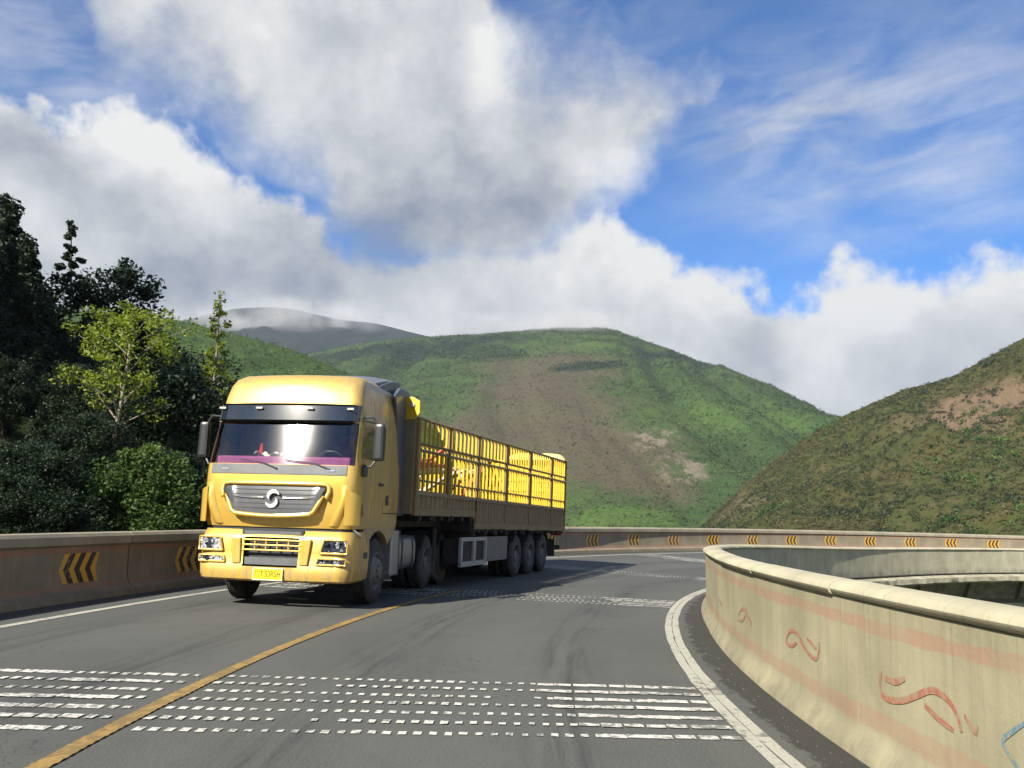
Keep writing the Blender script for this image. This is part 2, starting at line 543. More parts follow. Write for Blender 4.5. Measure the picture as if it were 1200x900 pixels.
class MB:
    """collects faces into one mesh"""

    def __init__(self):
        self.v, self.f, self.uvs = [], [], None

    def add(self, vs, fs):
        k = len(self.v)
        self.v += [tuple(p) for p in vs]
        self.f += [tuple(i + k for i in q) for q in fs]
        return self

    def box(self, c, s, rot=None, taper=None):
        hx, hy, hz = s[0] / 2, s[1] / 2, s[2] / 2
        ps = [Vector((x * hx, y * hy, z * hz)) for z in (-1, 1) for y in (-1, 1) for x in (-1, 1)]
        if taper:
            for i in range(4, 8):
                ps[i].x *= taper[0]
                ps[i].y *= taper[1]
        if rot is not None:
            ps = [rot @ p for p in ps]
        return self.add([p + Vector(c) for p in ps], [(0, 2, 3, 1), (4, 5, 7, 6), (0, 1, 5, 4), (2, 6, 7, 3), (0, 4, 6, 2), (1, 3, 7, 5)])

    def prism(self, poly, axis, a, b):
        """polygon in the plane across `axis`, extruded from a to b"""
        n = len(poly)

        def p(q, t):
            return {'x': (t, q[0], q[1]), 'y': (q[0], t, q[1]), 'z': (q[0], q[1], t)}[axis]
        vs = [p(q, a) for q in poly] + [p(q, b) for q in poly]
        fs = [(i, (i + 1) % n, n + (i + 1) % n, n + i) for i in range(n)]
        fs += [tuple(range(n - 1, -1, -1)), tuple(range(n, 2 * n))]
        return self.add(vs, fs)

    def tube(self, pts, rad, seg=6, caps=True):
        pts = [Vector(p) for p in pts]
        rads = rad if isinstance(rad, (list, tuple)) else [rad] * len(pts)
        vs, fs = [], []
        up = None
        for i, p in enumerate(pts):
            d = (pts[min(i + 1, len(pts) - 1)] - pts[max(i - 1, 0)]).normalized()
            if up is None:
                up = Vector((0, 0, 1)) if abs(d.z) < .9 else Vector((1, 0, 0))
            sx = d.cross(up).normalized()
            up = sx.cross(d).normalized()
            for k in range(seg):
                t = 2 * math.pi * k / seg
                vs.append(p + sx * (math.cos(t) * rads[i]) + up * (math.sin(t) * rads[i]))
        for i in range(len(pts) - 1):
            for k in range(seg):
                k2 = (k + 1) % seg
                fs.append((i * seg + k, i * seg + k2, (i + 1) * seg + k2, (i + 1) * seg + k))
        if caps:
            fs.append(tuple(range(seg - 1, -1, -1)))
            fs.append(tuple(range((len(pts) - 1) * seg, len(pts) * seg)))
        return self.add(vs, fs)

    def lathe(self, prof, seg=28, close=False):
        """profile of (x, radius) turned about the x axis"""
        vs = [(x, r * math.cos(2 * math.pi * k / seg), r * math.sin(2 * math.pi * k / seg)) for (x, r) in prof for k in range(seg)]
        fs = []
        n = len(prof)
        for i in range(n if close else n - 1):
            j = (i + 1) % n
            for k in range(seg):
                k2 = (k + 1) % seg
                fs.append((i * seg + k, j * seg + k, j * seg + k2, i * seg + k2))
        return self.add(vs, fs)

    def grid(self, fn, nu, nv):
        vs = [fn(i / nu, j / nv) for j in range(nv + 1) for i in range(nu + 1)]
        fs = [(j * (nu + 1) + i, j * (nu + 1) + i + 1, (j + 1) * (nu + 1) + i + 1, (j + 1) * (nu + 1) + i) for j in range(nv) for i in range(nu)]
        return self.add(vs, fs)

    def mesh(self, name, smooth=None, bevel=None):
        me = bpy.data.meshes.new(name)
        me.from_pydata(self.v, [], self.f)
        if bevel:
            bm = bmesh.new()
            bm.from_mesh(me)
            bmesh.ops.recalc_face_normals(bm, faces=bm.faces)
            es = [e for e in bm.edges if e.is_manifold and e.calc_face_angle(0) > .6]
            bmesh.ops.bevel(bm, geom=es, offset=bevel, segments=2, affect='EDGES', profile=.6)
            bm.to_mesh(me)
            bm.free()
        else:
            bm = bmesh.new()
            bm.from_mesh(me)
            bmesh.ops.recalc_face_normals(bm, faces=bm.faces)
            bm.to_mesh(me)
            bm.free()
        if smooth:
            me.shade_smooth()
            me.set_sharp_from_angle(angle=R(smooth))
        return me

    def build(self, name, mat, parent=None, smooth=None, bevel=None, **kw):
        return link(self.mesh(name, smooth, bevel), name, mat, parent, **kw)


def npmesh(name, V, F, tint=None, uvv=None, smooth=False):
    """V (n,3), F (m,k) arrays to a mesh; tint per vertex, uvv per vertex"""
    V = np.asarray(V, np.float32)
    F = np.asarray(F, np.int32)
    me = bpy.data.meshes.new(name)
    me.vertices.add(len(V))
    me.vertices.foreach_set('co', V.ravel())
    k = F.shape[1]
    me.loops.add(F.size)
    me.loops.foreach_set('vertex_index', F.ravel())
    me.polygons.add(len(F))
    me.polygons.foreach_set('loop_start', np.arange(0, F.size, k, dtype=np.int32))
    me.polygons.foreach_set('loop_total', np.full(len(F), k, np.int32))
    me.update(calc_edges=True)
    if tint is not None:
        at = me.attributes.new('tint', 'FLOAT', 'POINT')
        at.data.foreach_set('value', np.asarray(tint, np.float32))
    if uvv is not None:
        ul = me.uv_layers.new(name='UVMap')
        ul.data.foreach_set('uv', np.asarray(uvv, np.float32)[F.ravel()].ravel())
    if smooth:
        me.shade_smooth()
    me.validate()
    return me


# ------------------------------------------------------------------ the curved, banked, falling road
CX, CY = 42.854, 5.7685
RC = math.hypot(CX, CY)
A0 = math.atan2(-CY, CX)
BANK, GRADE = .0112, -.0273
R_OUT, R_IN = 50.27, 40.57                # road faces of the two parapets


def camber(s, r):
    """the bank steepens round the bend"""
    t = max(0., min(1., (s - 14) / 27))
    return BANK * (r - RC) + .034 * t * t * (3 - 2 * t) * (r - R_OUT)


def gz(x, y):
    rr = math.hypot(x - CX, y - CY)
    aa = math.atan2(y - CY, CX - x)
    return camber(RC * (aa - A0), rr) + GRADE * RC * (aa - A0)


def rp(s, r, z=0.):
    """road coordinates: s metres along the camera's arc, r from the centre of the bend, z above the surface"""
    a = A0 + s / RC
    return Vector((CX - r * math.cos(a), CY + r * math.sin(a), camber(s, r) + GRADE * s + z))


def ease(s):
    t = max(0., min(1., (s - 12.5) / 6.5))
    return .14 * t * t * (3 - 2 * t)


def sweep(prof, s0, s1, ds=.5, closed=False, jitter=0., capends=False, shift=None):
    """profile [(r, z)] carried along the road; uv = (metres along, height)"""
    n = max(1, int(math.ceil((s1 - s0) / ds)))
    V, U = [], []
    m = len(prof)
    acc = 0
    lens = []
    for i, (r, z) in enumerate(prof):
        lens.append(z if abs(prof[-1][1] - prof[0][1]) > .05 or closed else r)
    for i in range(n + 1):
        s = s0 + (s1 - s0) * i / n
        for j, (r, z) in enumerate(prof):
            jz = jitter * noise.noise((s * 1.7, j * 3.1, 0)) if jitter else 0
            V.append(rp(s, r + jz + (shift(s) if shift else 0), z + jz * .5))
            U.append((s * r / RC, lens[j]))
    F = []
    mm = m if closed else m - 1
    for i in range(n):
        for j in range(mm):
            a, b = i * m + j, i * m + (j + 1) % m
            F.append((a, b, b + m, a + m))
    me = npmesh('sweep', V, F, uvv=U, smooth=True)
    bm = bmesh.new()
    bm.from_mesh(me)
    if capends and closed:
        for base in (0, n * m):
            bm.verts.ensure_lookup_table()
            bm.faces.new([bm.verts[base + j] for j in range(m)])
    bmesh.ops.recalc_face_normals(bm, faces=bm.faces)
    bm.to_mesh(me)
    bm.free()
    me.set_sharp_from_angle(angle=R(38))
    return me


S0, S1 = -34., 118.
n_s, n_r = 300, 20
V, U, F = [], [], []
for i in range(n_s + 1):
    s = S0 + (S1 - S0) * i / n_s
    for j in range(n_r + 1):
        r = R_IN - .3 + (R_OUT - R_IN + .6) * j / n_r
        V.append(rp(s, r))
        U.append((s, r))
for i in range(n_s):
    for j in range(n_r):
        a = i * (n_r + 1) + j
        F.append((a, a + n_r + 1, a + n_r + 2, a + 1))
road = link(npmesh('road', V, F, uvv=U, smooth=True), 'road', 'asphalt', kind='structure',
            label='grey asphalt road curving right over the bridge')

# deck and girder under the road, seen across the inside of the bend
deck_prof = [(R_IN - .42, -.12), (R_IN - .27, -.05), (R_OUT + .42, -.02), (R_OUT + .42, -.45), (49.0, -.62), (48.4, -2.3), (42.6, -2.3), (41.95, -.62), (R_IN - .46, -.37)]
deck = link(sweep(deck_prof, S0, S1, .6, closed=True, capends=True), 'bridge_deck', 'concrete_deck', kind='structure',
            label='concrete deck and girder carrying the curved road')
m = MB()
ledge = [(R_IN - .40, -.11), (R_IN - .53, -.12), (R_IN - .55, -.30), (R_IN - .47, -.38)]
link(sweep(ledge, 10, S1, .22, jitter=.05), 'deck_ledge', 'concrete_coping', deck)
link(sweep([(42.5, -1.45), (41.2, -1.50), (41.15, -1.80), (42.5, -1.95)], 10, S1, .5), 'added_girder_lit_ledge', 'concrete_coping', deck)  # pale ledge added to stand for the sunlit lower strip of the girder
for k in range(14):                        # stiffening ribs on the girder
    s = 38 + k * 4.1
    b = MB()
    p = [(rp(s + d, r, z)) for d in (0, .07) for (r, z) in ((41.97, -.62), (41.78, -.62), (42.4, -2.28), (42.62, -2.28))]
    b.add(p, [(0, 1, 2, 3), (4, 7, 6, 5), (0, 4, 5, 1), (1, 5, 6, 2), (2, 6, 7, 3), (3, 7, 4, 0)])
    b.build('girder_rib', 'concrete_deck', deck)

# ------------------------------------------------------------------ painted lines


def strip(s0, s1, r0, r1, z, ds=.35, name='line', ribs=0., wob=0.):
    n = max(1, int((s1 - s0) / ds))
    V, U, F = [], [], []
    for i in range(n + 1):
        s = s0 + (s1 - s0) * i / n
        zz = z + (ribs * (i % 2) if ribs else 0)
        w0 = wob * noise.noise((s * 2.3, r0 * 5, 0))
        w1 = wob * noise.noise((s * 2.3, r1 * 5, 7))
        for r in (r0 + w0, r1 + w1):
            V.append(rp(s, r, zz))
            U.append((s, r))
    for i in range(n):
        F.append((2 * i, 2 * i + 1, 2 * i + 3, 2 * i + 2))
    return npmesh(name, V, F, uvv=U)


for (ra, rb) in ((41.06, 41.152), (41.160, 41.25)):
    link(strip(-20, 70, ra, rb, .005, .25, wob=.012), 'edge_line', 'line_white', road)
link(strip(-20, 90, 49.10, 49.24, .005, .4, wob=.01), 'edge_line', 'line_white', road, label='thin white edge line beside the outer parapet')
link(strip(-6, 17.5, 45.41, 45.535, .006, .05, ribs=.006, wob=.010), 'centre_line', 'line_yellow', road,
     label='yellow ridged centre line')
for gi, (sa, cnt, pitch, skew, wear) in enumerate(((6.08, 7, .315, .05, 0), (16.2, 6, .27, .02, 0), (26.2, 6, .27, .0, .2), (35.6, 6, .27, -.06, .2))):
    for k in range(cnt):
        s = sa + k * pitch
        V, U, F = [], [], []
        r = 41.27
        end_solid = 42.15 + .25 * noise.noise((k * 3.3, gi, 0)) + .08 * k
        while r < 48.9:
            inl = 45.33 < r < 45.62
            left = r > 45.8 and noise.noise((r * .8, k * 2.7, 1 + gi)) > -.18
            solid = r < end_solid or left
            L = .15 if solid else .060
            wn = noise.noise((r * .55, k * 1.9 + gi * 7, 3)) + .35 * noise.noise((r * 3.1, k * 5.3, 9))
            trk = max(math.exp(-((r - c) / .40) ** 2) for c in (42.75, 44.35))
            if not inl and (solid and wn > -.75 or wn > -.50 + wear + .35 * trk * random.random()):
                wv = (.112 if solid else .092 - .025 * trk) * (1 + .14 * random.uniform(-1, 1))
                L2 = L * random.uniform(.85, 1.12) * (1 - .25 * trk if not solid else 1)
                ss = s + skew * (45.4 - r) + random.uniform(-.01, .01)
                sl = .05
                n0 = len(V)
                for (a, b) in ((0, 0), (L2, 0), (L2, 1), (0, 1)):
                    V.append(rp(ss + (b - .5) * wv + sl * (a - L / 2) + random.uniform(-.006, .006), r + a, .006 + .003 * (k % 2)))
                    U.append((ss + b * wv, r + a))
                F.append((n0, n0 + 1, n0 + 2, n0 + 3))
            r += L + (.042 if not solid else .006)
        link(npmesh('rumble_strip', V, F, uvv=U), 'rumble_strip', 'line_white_worn', road)

# ------------------------------------------------------------------ parapets
outer = empty('bridge_parapet', rp(10, R_OUT), 'long shaded concrete parapet on the outer side of the bend with yellow chevrons', 'parapet')
inv = Matrix.Translation(-Vector(outer.location))


def under(me, name, mat, parent, **kw):
    me.transform(Matrix.Translation(-Vector(parent.location)))
    return link(me, name, mat, parent, **kw)


wall_o = [(R_OUT + .30, -.02), (R_OUT + .30, .82), (R_OUT, .82), (R_OUT, .27), (R_OUT - .05, .16), (R_OUT - .17, .11), (R_OUT - .20, -.02)]
cop_o = [(R_OUT + .33, .82), (R_OUT + .34, .96), (R_OUT + .28, 1.01), (R_OUT + .15, 1.03), (R_OUT + .0, 1.02), (R_OUT - .05, .97), (R_OUT - .055, .85), (R_OUT - .01, .822)]
seg = 9.47
k = 0
s = -33.6
JO = 14.05                                      # one joint of the outer wall stands here
s = JO - 5 * seg
while s < 112:
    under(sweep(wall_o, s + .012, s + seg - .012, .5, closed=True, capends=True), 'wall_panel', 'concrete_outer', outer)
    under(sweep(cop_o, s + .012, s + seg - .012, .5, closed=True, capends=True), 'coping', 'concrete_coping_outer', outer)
    s += seg

inner = empty('bridge_parapet', rp(8, R_IN), 'sunlit cream parapet with rounded coping and red painted scrolls at the right', 'parapet')
wall_i = [(R_IN - .14, -.05), (R_IN - .14, .965), (R_IN, .965), (R_IN, .22), (R_IN + .02, .12), (R_IN + .07, .06), (R_IN + .09, -.02)]
back_i = [(R_IN - .24, -.10), (R_IN - .24, .965), (R_IN - .142, .965), (R_IN - .142, -.10)]
t = [2 * math.pi * k / 16 for k in range(16)]
cop_i = [(R_IN - .12 + .165 * math.copysign(abs(math.cos(a)) ** .9, math.cos(a)), 1.005 + .062 * math.copysign(abs(math.sin(a)) ** .9, math.sin(a))) for a in t]
s = -30.
while s < 112:
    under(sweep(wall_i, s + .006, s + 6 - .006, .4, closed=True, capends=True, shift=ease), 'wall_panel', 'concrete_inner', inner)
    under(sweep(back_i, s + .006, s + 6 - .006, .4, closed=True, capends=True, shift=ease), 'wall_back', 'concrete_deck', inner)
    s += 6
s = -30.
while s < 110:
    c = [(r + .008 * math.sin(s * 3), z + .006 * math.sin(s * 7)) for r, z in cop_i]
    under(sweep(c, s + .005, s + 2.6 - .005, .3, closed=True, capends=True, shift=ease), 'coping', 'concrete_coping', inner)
    s += 2.6


# chevrons painted on the outer wall
def walldecal(poly, r, sgn, off=.004):
    """polygon in (s_wall metres, z) laid on the wall face; triangulated finely by ear fan of quads"""
    V, U = [], []
    for (u, z) in poly:
        V.append(rp(u * RC / r, r + sgn * off + (ease(u * RC / r) if sgn > 0 else 0), z))
        U.append((u, z))
    return V, U


def decal_mesh(quads, r, sgn, off):
    V, U, F = [], [], []
    for q in quads:
        v, uu = walldecal(q, r, sgn, off)
        n0 = len(V)
        V += v
        U += uu
        F.append(tuple(range(n0, n0 + 4)))
    return npmesh('decal', V, F, uvv=U)


CH_S, CH_A0 = 3.1579, .1645
for k in range(-3, 28):
    a = CH_A0 + k * CH_S / R_OUT
    u0 = (a - A0) * R_OUT
    if k == 16:
        u0 += 0
    rot = .012 * math.sin(k * 5.1)
    W, H, zc = .92, .24, .475 + .01 * math.sin(k * 2.3)
    nb = 7
    quads_y, quads_k = [], []
    bw = W / nb
    for j in range(nb):
        x0 = u0 - W / 2 + j * bw + random.uniform(-.006, .006)
        tip = .15
        for sg in (-1, 1):
            q = [(x0, zc), (x0 + bw, zc), (x0 + bw + tip, zc + sg * H), (x0 + tip, zc + sg * H)]
            q = [(max(u0 - W / 2 + .03, min(u0 + W / 2 + .09, a_)), b_) for a_, b_ in q]
            (quads_y if j % 2 == 0 else quads_k).append(q)
    ch = under(decal_mesh(quads_y, R_OUT, -1, .004), 'chevron_marking', 'sign_yellow', outer)
    me = decal_mesh(quads_k, R_OUT, -1, .005)
    me.transform(Matrix.Translation(-Vector(outer.location)))
    link(me, 'chevron_stroke', 'sign_black', ch)


# scrolls painted on the inner wall, strokes given as (u, z, width)
def stroke(pts, name, mat):
    P = []
    n = len(pts)
    for i in range(n - 1):               # catmull-rom
        p0, p1, p2, p3 = (Vector(pts[max(0, min(n - 1, i + d))]) for d in (-1, 0, 1, 2))
        for q in range(6):
            t = q / 6
            P.append(.5 * ((2 * p1) + (p2 - p0) * t + (2 * p0 - 5 * p1 + 4 * p2 - p3) * t * t + (3 * p1 - p0 - 3 * p2 + p3) * t ** 3))
    P.append(Vector(pts[-1]))
    quads = []
    L = []
    for i, p in enumerate(P):
        d = (P[min(i + 1, len(P) - 1)] - P[max(i - 1, 0)])
        d = Vector((d.x, d.y)).normalized()
        nn = Vector((-d.y, d.x)) * p.z * .5
        L.append(((p.x - nn.x, p.y - nn.y), (p.x + nn.x, p.y + nn.y)))
    for i in range(len(L) - 1):
        quads.append([L[i][0], L[i + 1][0], L[i + 1][1], L[i][1]])
    return under(decal_mesh(quads, R_IN, 1, .004), name, mat, inner)


SCROLLS = []          # filled from surveyed wall points below


def wallpt(px, py):
    """where a photograph pixel meets the inner wall face: (metres along the wall, height)"""
    d = ray(px, py)
    a = d.x * d.x + d.y * d.y
    b = -2 * (d.x * CX + d.y * CY)
    c = CX * CX + CY * CY - R_IN * R_IN
    tt = (-b - math.sqrt(max(0, b * b - 4 * a * c))) / (2 * a)
    x, y, z = d.x * tt, d.y * tt, CAM_H + d.z * tt
    return (math.atan2(y - CY, CX - x) - A0) * R_IN, z - gz(x, y)


def pxstroke(pts, w, mat='scroll_red'):
    q = [wallpt(x, y) for x, y in pts]
    n = len(q)
    stroke([(u, z, w * (.55 + .45 * math.sin(math.pi * (i + .4) / (n - .2)))) for i, (u, z) in enumerate(q)], 'painted_scroll', mat)


pxstroke([(1033, 786), (1032, 808), (1040, 819), (1058, 821), (1075, 815), (1092, 809), (1108, 817), (1120, 833), (1128, 858)], .04)
pxstroke([(1038, 795), (1050, 799), (1061, 795)], .04)
pxstroke([(1084, 826), (1100, 842), (1118, 856)], .035)
pxstroke([(1131, 838), (1139, 852), (1145, 860)], .03)
pxstroke([(1146, 849), (1144, 861)], .028)
pxstroke([(922, 754), (923, 745), (928, 739), (936, 744), (942, 757), (950, 768), (957, 772), (960, 763), (960, 752)], .033)
pxstroke([(921, 753), (928, 757), (934, 753)], .03)
pxstroke([(946, 748), (953, 756), (957, 760)], .03)
pxstroke([(866, 722), (868, 715), (873, 714), (876, 721), (880, 729), (880, 734)], .035)
pxstroke([(865, 726), (870, 727), (874, 720)], .03)
pxstroke([(842, 702), (845, 706), (846, 711)], .03)
pxstroke([(1204, 846), (1188, 857), (1176, 868), (1182, 882), (1196, 903)], .026, 'scroll_blue')
rf = MB()
p = rp(25.3, R_IN + .05, .60)
for (dr, dzz) in ((0, 0),):
    q = [rp(25.2 + a, R_IN + b, z) for a in (0, .04) for (b, z) in ((.0, .60), (.15, .60), (.15, .76), (.0, .76))]
    rf.add([Vector(v) - Vector(inner.location) for v in q], [(0, 1, 2, 3), (4, 7, 6, 5), (0, 4, 5, 1), (1, 5, 6, 2), (2, 6, 7, 3), (3, 7, 4, 0)])
rf.build('reflector', 'reflector_yellow', inner, label='small yellow reflector on the road face')

# grit along the foot of the walls
V, F, T = [], [], []
for i in range(1100):
    s = random.uniform(2, 45)
    if random.random() < .6:
        r = R_IN + .2 + abs(random.gauss(0, .12))
    else:
        r = R_OUT - .22 - abs(random.gauss(0, .2))
    c = rp(s, r, .004)
    q = random.uniform(.003, .007) * (2 if random.random() < .04 else 1)
    n0 = len(V)
    for dx_, dy_, dz_ in ((1, 0, 0), (-.5, .87, 0), (-.5, -.87, 0), (0, 0, .9)):
        V.append(c + Vector((dx_, dy_, dz_)) * q * random.uniform(.7, 1.3))
    F += [(n0, n0 + 1, n0 + 3), (n0 + 1, n0 + 2, n0 + 3), (n0 + 2, n0, n0 + 3)]
link(npmesh('grit', V, F), 'grit', 'pebble', kind='stuff', label='loose grit along the foot of the parapets')

# ------------------------------------------------------------------ terrain
def landmat(name, cols, sc=1., rock=None, patch=()):
    """ground cover in world space; patch = (centre, radius xyz, colour, strength) where the land, or cloud shadow painted on it, has a different colour"""
    m, q, b = newmat(name)
    pos = q.new('ShaderNodeNewGeometry').outputs['Position']
    n1 = q.noise(pos, .012 * sc, 6, .62)
    n2 = q.noise(pos, .09 * sc, 5, .65)
    n3 = q.noise(pos, .45 * sc, 4, .65)
    c = q.mix(q.smooth(n1, .36, .64), cols[0], cols[1])
    c = q.mix(q.smooth(n2, .42, .70, 0, .75), c, cols[2])
    for (ct, rad, pc, k) in patch:
        d = q.vm('SUBTRACT', pos, ct)
        d = q.vm('DIVIDE', d, rad)
        d = q.m('ADD', q.vm('LENGTH', d), q.m('MULTIPLY', q.m('SUBTRACT', n1, .5), 2.0))
        d = q.m('ADD', d, q.m('MULTIPLY', q.m('SUBTRACT', n2, .5), 1.3))
        f_ = q.smooth(d, .55, 1.35, k, 0)
        if pc[0] > .18:                   # bare rock shows in broken ribs
            f_ = q.m('MULTIPLY', f_, q.smooth(q.noise(q.scale(pos, (1, .5, .6)), .055 * sc, 5, .7), .47, .58))
        c = q.mix(f_, c, pc)
    c = q.mix(q.smooth(n3, .45, .72, 0, .6), c, cols[3])
    q.set(b.inputs['Base Color'], c)
    b.inputs['Roughness'].default_value = .95
    b.inputs['Specular IOR Level'].default_value = .1
    bumpto(q, b, q.m('ADD', n3, q.m('MULTIPLY', n2, 1.5)), .9, 1.4 / sc)
    return m


def W(px, py, depth):
    d = ray(px, py)
    d = d * (depth / d.y)
    return Vector((d.x, d.y, CAM_H + d.z))


def catmull(pts, n):
    out = []
    k = len(pts)
    for i in range(n + 1):
        t = i / n * (k - 1)
        j = min(int(t), k - 2)
        f = t - j
        p0, p1, p2, p3 = (pts[max(0, min(k - 1, j + d))] for d in (-1, 0, 1, 2))
        out.append(.5 * ((2 * p1) + (p2 - p0) * f + (2 * p0 - 5 * p1 + 4 * p2 - p3) * f * f + (3 * p1 - p0 - 3 * p2 + p3) * f ** 3))
    return out


def hill(name, ridge, front, back, base, mat, label, nu=220, nf=110, nb=24, power=1.15, gully=0., gfreq=.01, rough=0., rfreq=.03, seed=0., Df=(0, -1)):
    rd = catmull([Vector(p) for p in ridge], nu)
    D = Vector((Df[0], Df[1], 0)).normalized()
    V = np.zeros(((nu + 1), nf + nb + 1, 3), np.float32)
    for i, p in enumerate(rd):
        for j in range(nf + nb + 1):
            if j < nb:
                t, L, sg = (nb - j) / nb, back, -1
            else:
                t, L, sg = (j - nb) / nf, front, 1
            h = p.z - base
            z = base + h * (1 - t ** power)
            pos = p + D * (sg * t * L)
            env = min(1, t * 5) * (1 - t * .6)
            u = pos.x * gfreq + .25 * math.sin(t * 3)
            gl = (noise.noise((u * 3, t * 1.2, seed)) * .7 + noise.noise((u * 8, t * 2.5, seed + 5)) * .3)
            z += gully * env * min(0., gl - .12)
            z += rough * (.12 + env) * noise.fractal((pos.x * rfreq, pos.y * rfreq, seed), .9, 2.1, 5)
            V[i, j] = (pos.x, pos.y, z)
    nj = nf + nb + 1
    idx = np.arange((nu + 1) * nj).reshape(nu + 1, nj)
    F = np.stack([idx[:-1, :-1], idx[:-1, 1:], idx[1:, 1:], idx[1:, :-1]], -1).reshape(-1, 4)
    me = npmesh(name, V.reshape(-1, 3), F, smooth=True)
    o = link(me, name, mat, kind='structure', label=label)
    return o, V[:, nb - 3:, :]


def ground_sheet():
    V, F = [], []
    n = 60
    ext = 6000
    for i in range(n + 1):
        for j in range(n + 1):
            x = ext * math.copysign(abs(2 * i / n - 1) ** 2.2, 2 * i / n - 1)
            y = ext * math.copysign(abs(2 * j / n - 1) ** 2.2, 2 * j / n - 1)
            V.append((x, y, -18 + 1.2 * noise.noise((x * .02, y * .02, 0))))
    for i in range(n):
        for j in range(n):
            a = i * (n + 1) + j
            F.append((a, a + n + 1, a + n + 2, a + 1))
    link(npmesh('ground', V, F, smooth=True), 'ground', 'land_valley', kind='structure', label='scrubby valley floor below the bridge')


landmat('land_valley', ((.07, .09, .035), (.10, .10, .045), (.05, .08, .03), (.12, .11, .07)), 3)
ground_sheet()
GREEN = ((.034, .064, .018), (.052, .088, .024), (.044, .056, .024), (.020, .038, .014))
landmat('land_far_shaded', ((.010, .016, .013), (.016, .022, .015), (.009, .014, .011), (.012, .018, .012)), .8)  # cloud shadow over the distant mountain is put into these dark colours
landmat('land_left', ((.040, .072, .017), (.060, .096, .023), (.032, .060, .017), (.024, .048, .014)), 1.5)
landmat('land_right', ((.058, .057, .020), (.043, .058, .017), (.085, .068, .034), (.030, .040, .014)), 4.,
        patch=((tuple(W(1155, 470, 300)), (16, 30, 12), (.17, .115, .08), .75), (tuple(W(1120, 500, 290)), (12, 24, 8), (.16, .11, .075), .7),
               (tuple(W(900, 595, 330)), (26, 40, 7), (.15, .12, .08), .6), (tuple(W(1015, 598, 265)), (5, 16, 4.5), (.21, .175, .11), .9), (tuple(W(1030, 578, 272)), (5, 16, 4.5), (.21, .175, .11), .9), (tuple(W(1046, 556, 280)), (5, 16, 4.5), (.21, .175, .11), .9), (tuple(W(1060, 538, 288)), (5, 16, 4.5), (.21, .175, .11), .9), (tuple(W(1074, 520, 295)), (5, 16, 4.5), (.21, .175, .11), .9), (tuple(W(1040, 590, 300)), (26, 40, 9), (.075, .10, .03), .5)))

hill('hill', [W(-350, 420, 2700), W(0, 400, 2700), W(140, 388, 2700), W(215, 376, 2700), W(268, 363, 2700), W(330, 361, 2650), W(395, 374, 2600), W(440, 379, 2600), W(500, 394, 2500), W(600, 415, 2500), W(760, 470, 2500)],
     1300, 600, -18, 'land_far_shaded', 'dark distant mountain under the cloud behind the truck cab', nu=150, nf=50, nb=10, gully=40, gfreq=.004, rough=18, rfreq=.006, seed=3)
o_main, P_main = hill('hill', [W(-300, 470, 1500), W(100, 440, 1450), W(300, 425, 1400), W(420, 403, 1380), W(500, 395, 1360), W(570, 391, 1330), W(640, 385, 1300), W(705, 386, 1280), W(760, 401, 1260), W(830, 428, 1240), W(900, 463, 1230), W(970, 498, 1230), W(1060, 545, 1220), W(1250, 600, 1200)],
                      800, 500, -18, None, 'large green and brown mountain with its top touching the cloud', nu=300, nf=130, nb=16, power=1.1, gully=40, gfreq=.006, rough=5.5, rfreq=.014, seed=11)
o_left, P_left = hill('hill', [W(-500, 300, 520), W(-200, 330, 520), W(60, 360, 520), W(180, 371, 520), W(260, 388, 520), W(340, 410, 515), W(430, 450, 510), W(530, 520, 505), W(620, 590, 500)],
                      330, 250, -18, 'land_left', 'bright green wooded spur rising behind the roadside trees', nu=160, nf=70, nb=12, power=1.1, gully=9, gfreq=.012, rough=5, rfreq=.03, seed=21)
o_right, P_right = hill('hill', [W(1620, 240, 330), W(1420, 300, 335), W(1300, 342, 338), W(1200, 396, 340), W(1120, 438, 345), W(1050, 461, 352), W(968, 499, 362), W(905, 542, 372), W(850, 592, 384), W(800, 640, 395)],
                        230, 260, -18, 'land_right', 'scrub covered brown and green hillside at the right', nu=240, nf=140, nb=24, power=1.05, gully=10, gfreq=.02, rough=4.5, rfreq=.05, seed=31, Df=(-.25, -1))


def scatter(name, P, n, size, mat, label, sel=None, zs=1.0, seed=0, tmpl=8, over=3, tintf=None, jmin=0, jpow=1.):
    r = np.random.default_rng(seed)
    nu, nj, _ = P.shape
    k = n * over
    u = r.random(k) * (nu - 1.001)
    v = (jmin + (1 - jmin) * r.random(k) ** jpow) * (nj - 1.001)
    i, j = u.astype(int), v.astype(int)
    fu, fv = (u - i)[:, None], (v - j)[:, None]
    C = (P[i, j] * (1 - fu) * (1 - fv) + P[i + 1, j] * fu * (1 - fv) + P[i, j + 1] * (1 - fu) * fv + P[i + 1, j + 1] * fu * fv)
    if sel is not None:
        keep = np.array([sel(c) for c in C])
        C = C[keep]
    C = C[:n]
    n = len(C)
    K = tmpl
    sc = size[0] + (size[1] - size[0]) * r.random(n) ** 2.2
    d = r.standard_normal((n, K, 3))
    d /= np.linalg.norm(d, axis=-1, keepdims=True)
    d[..., 2] = np.abs(d[..., 2]) * zs
    ctr = d * (.45 + .5 * r.random((n, K, 1)))
    tri = r.standard_normal((n, K, 3, 3)) * .42 * (1.25 / K ** .33)
    X = ((ctr[:, :, None, :] + tri) * sc[:, None, None, None] + C[:, None, None, :])
    base = r.random(n) if tintf is None else np.clip(np.array([tintf(c) for c in C]) + .3 * (r.random(n) - .5), 0, 1)
    T = np.clip(base[:, None] + .3 * (r.random((n, K)) - .5), 0, 1)
    m3 = n * K * 3
    return link(npmesh(name, X.reshape(-1, 3), np.arange(m3).reshape(-1, 3), tint=np.repeat(T.ravel(), 3)), name, mat, kind='stuff', label=label)


def nz(c, f, s):
    return noise.noise((c[0] * f, c[1] * f, c[2] * f + s))


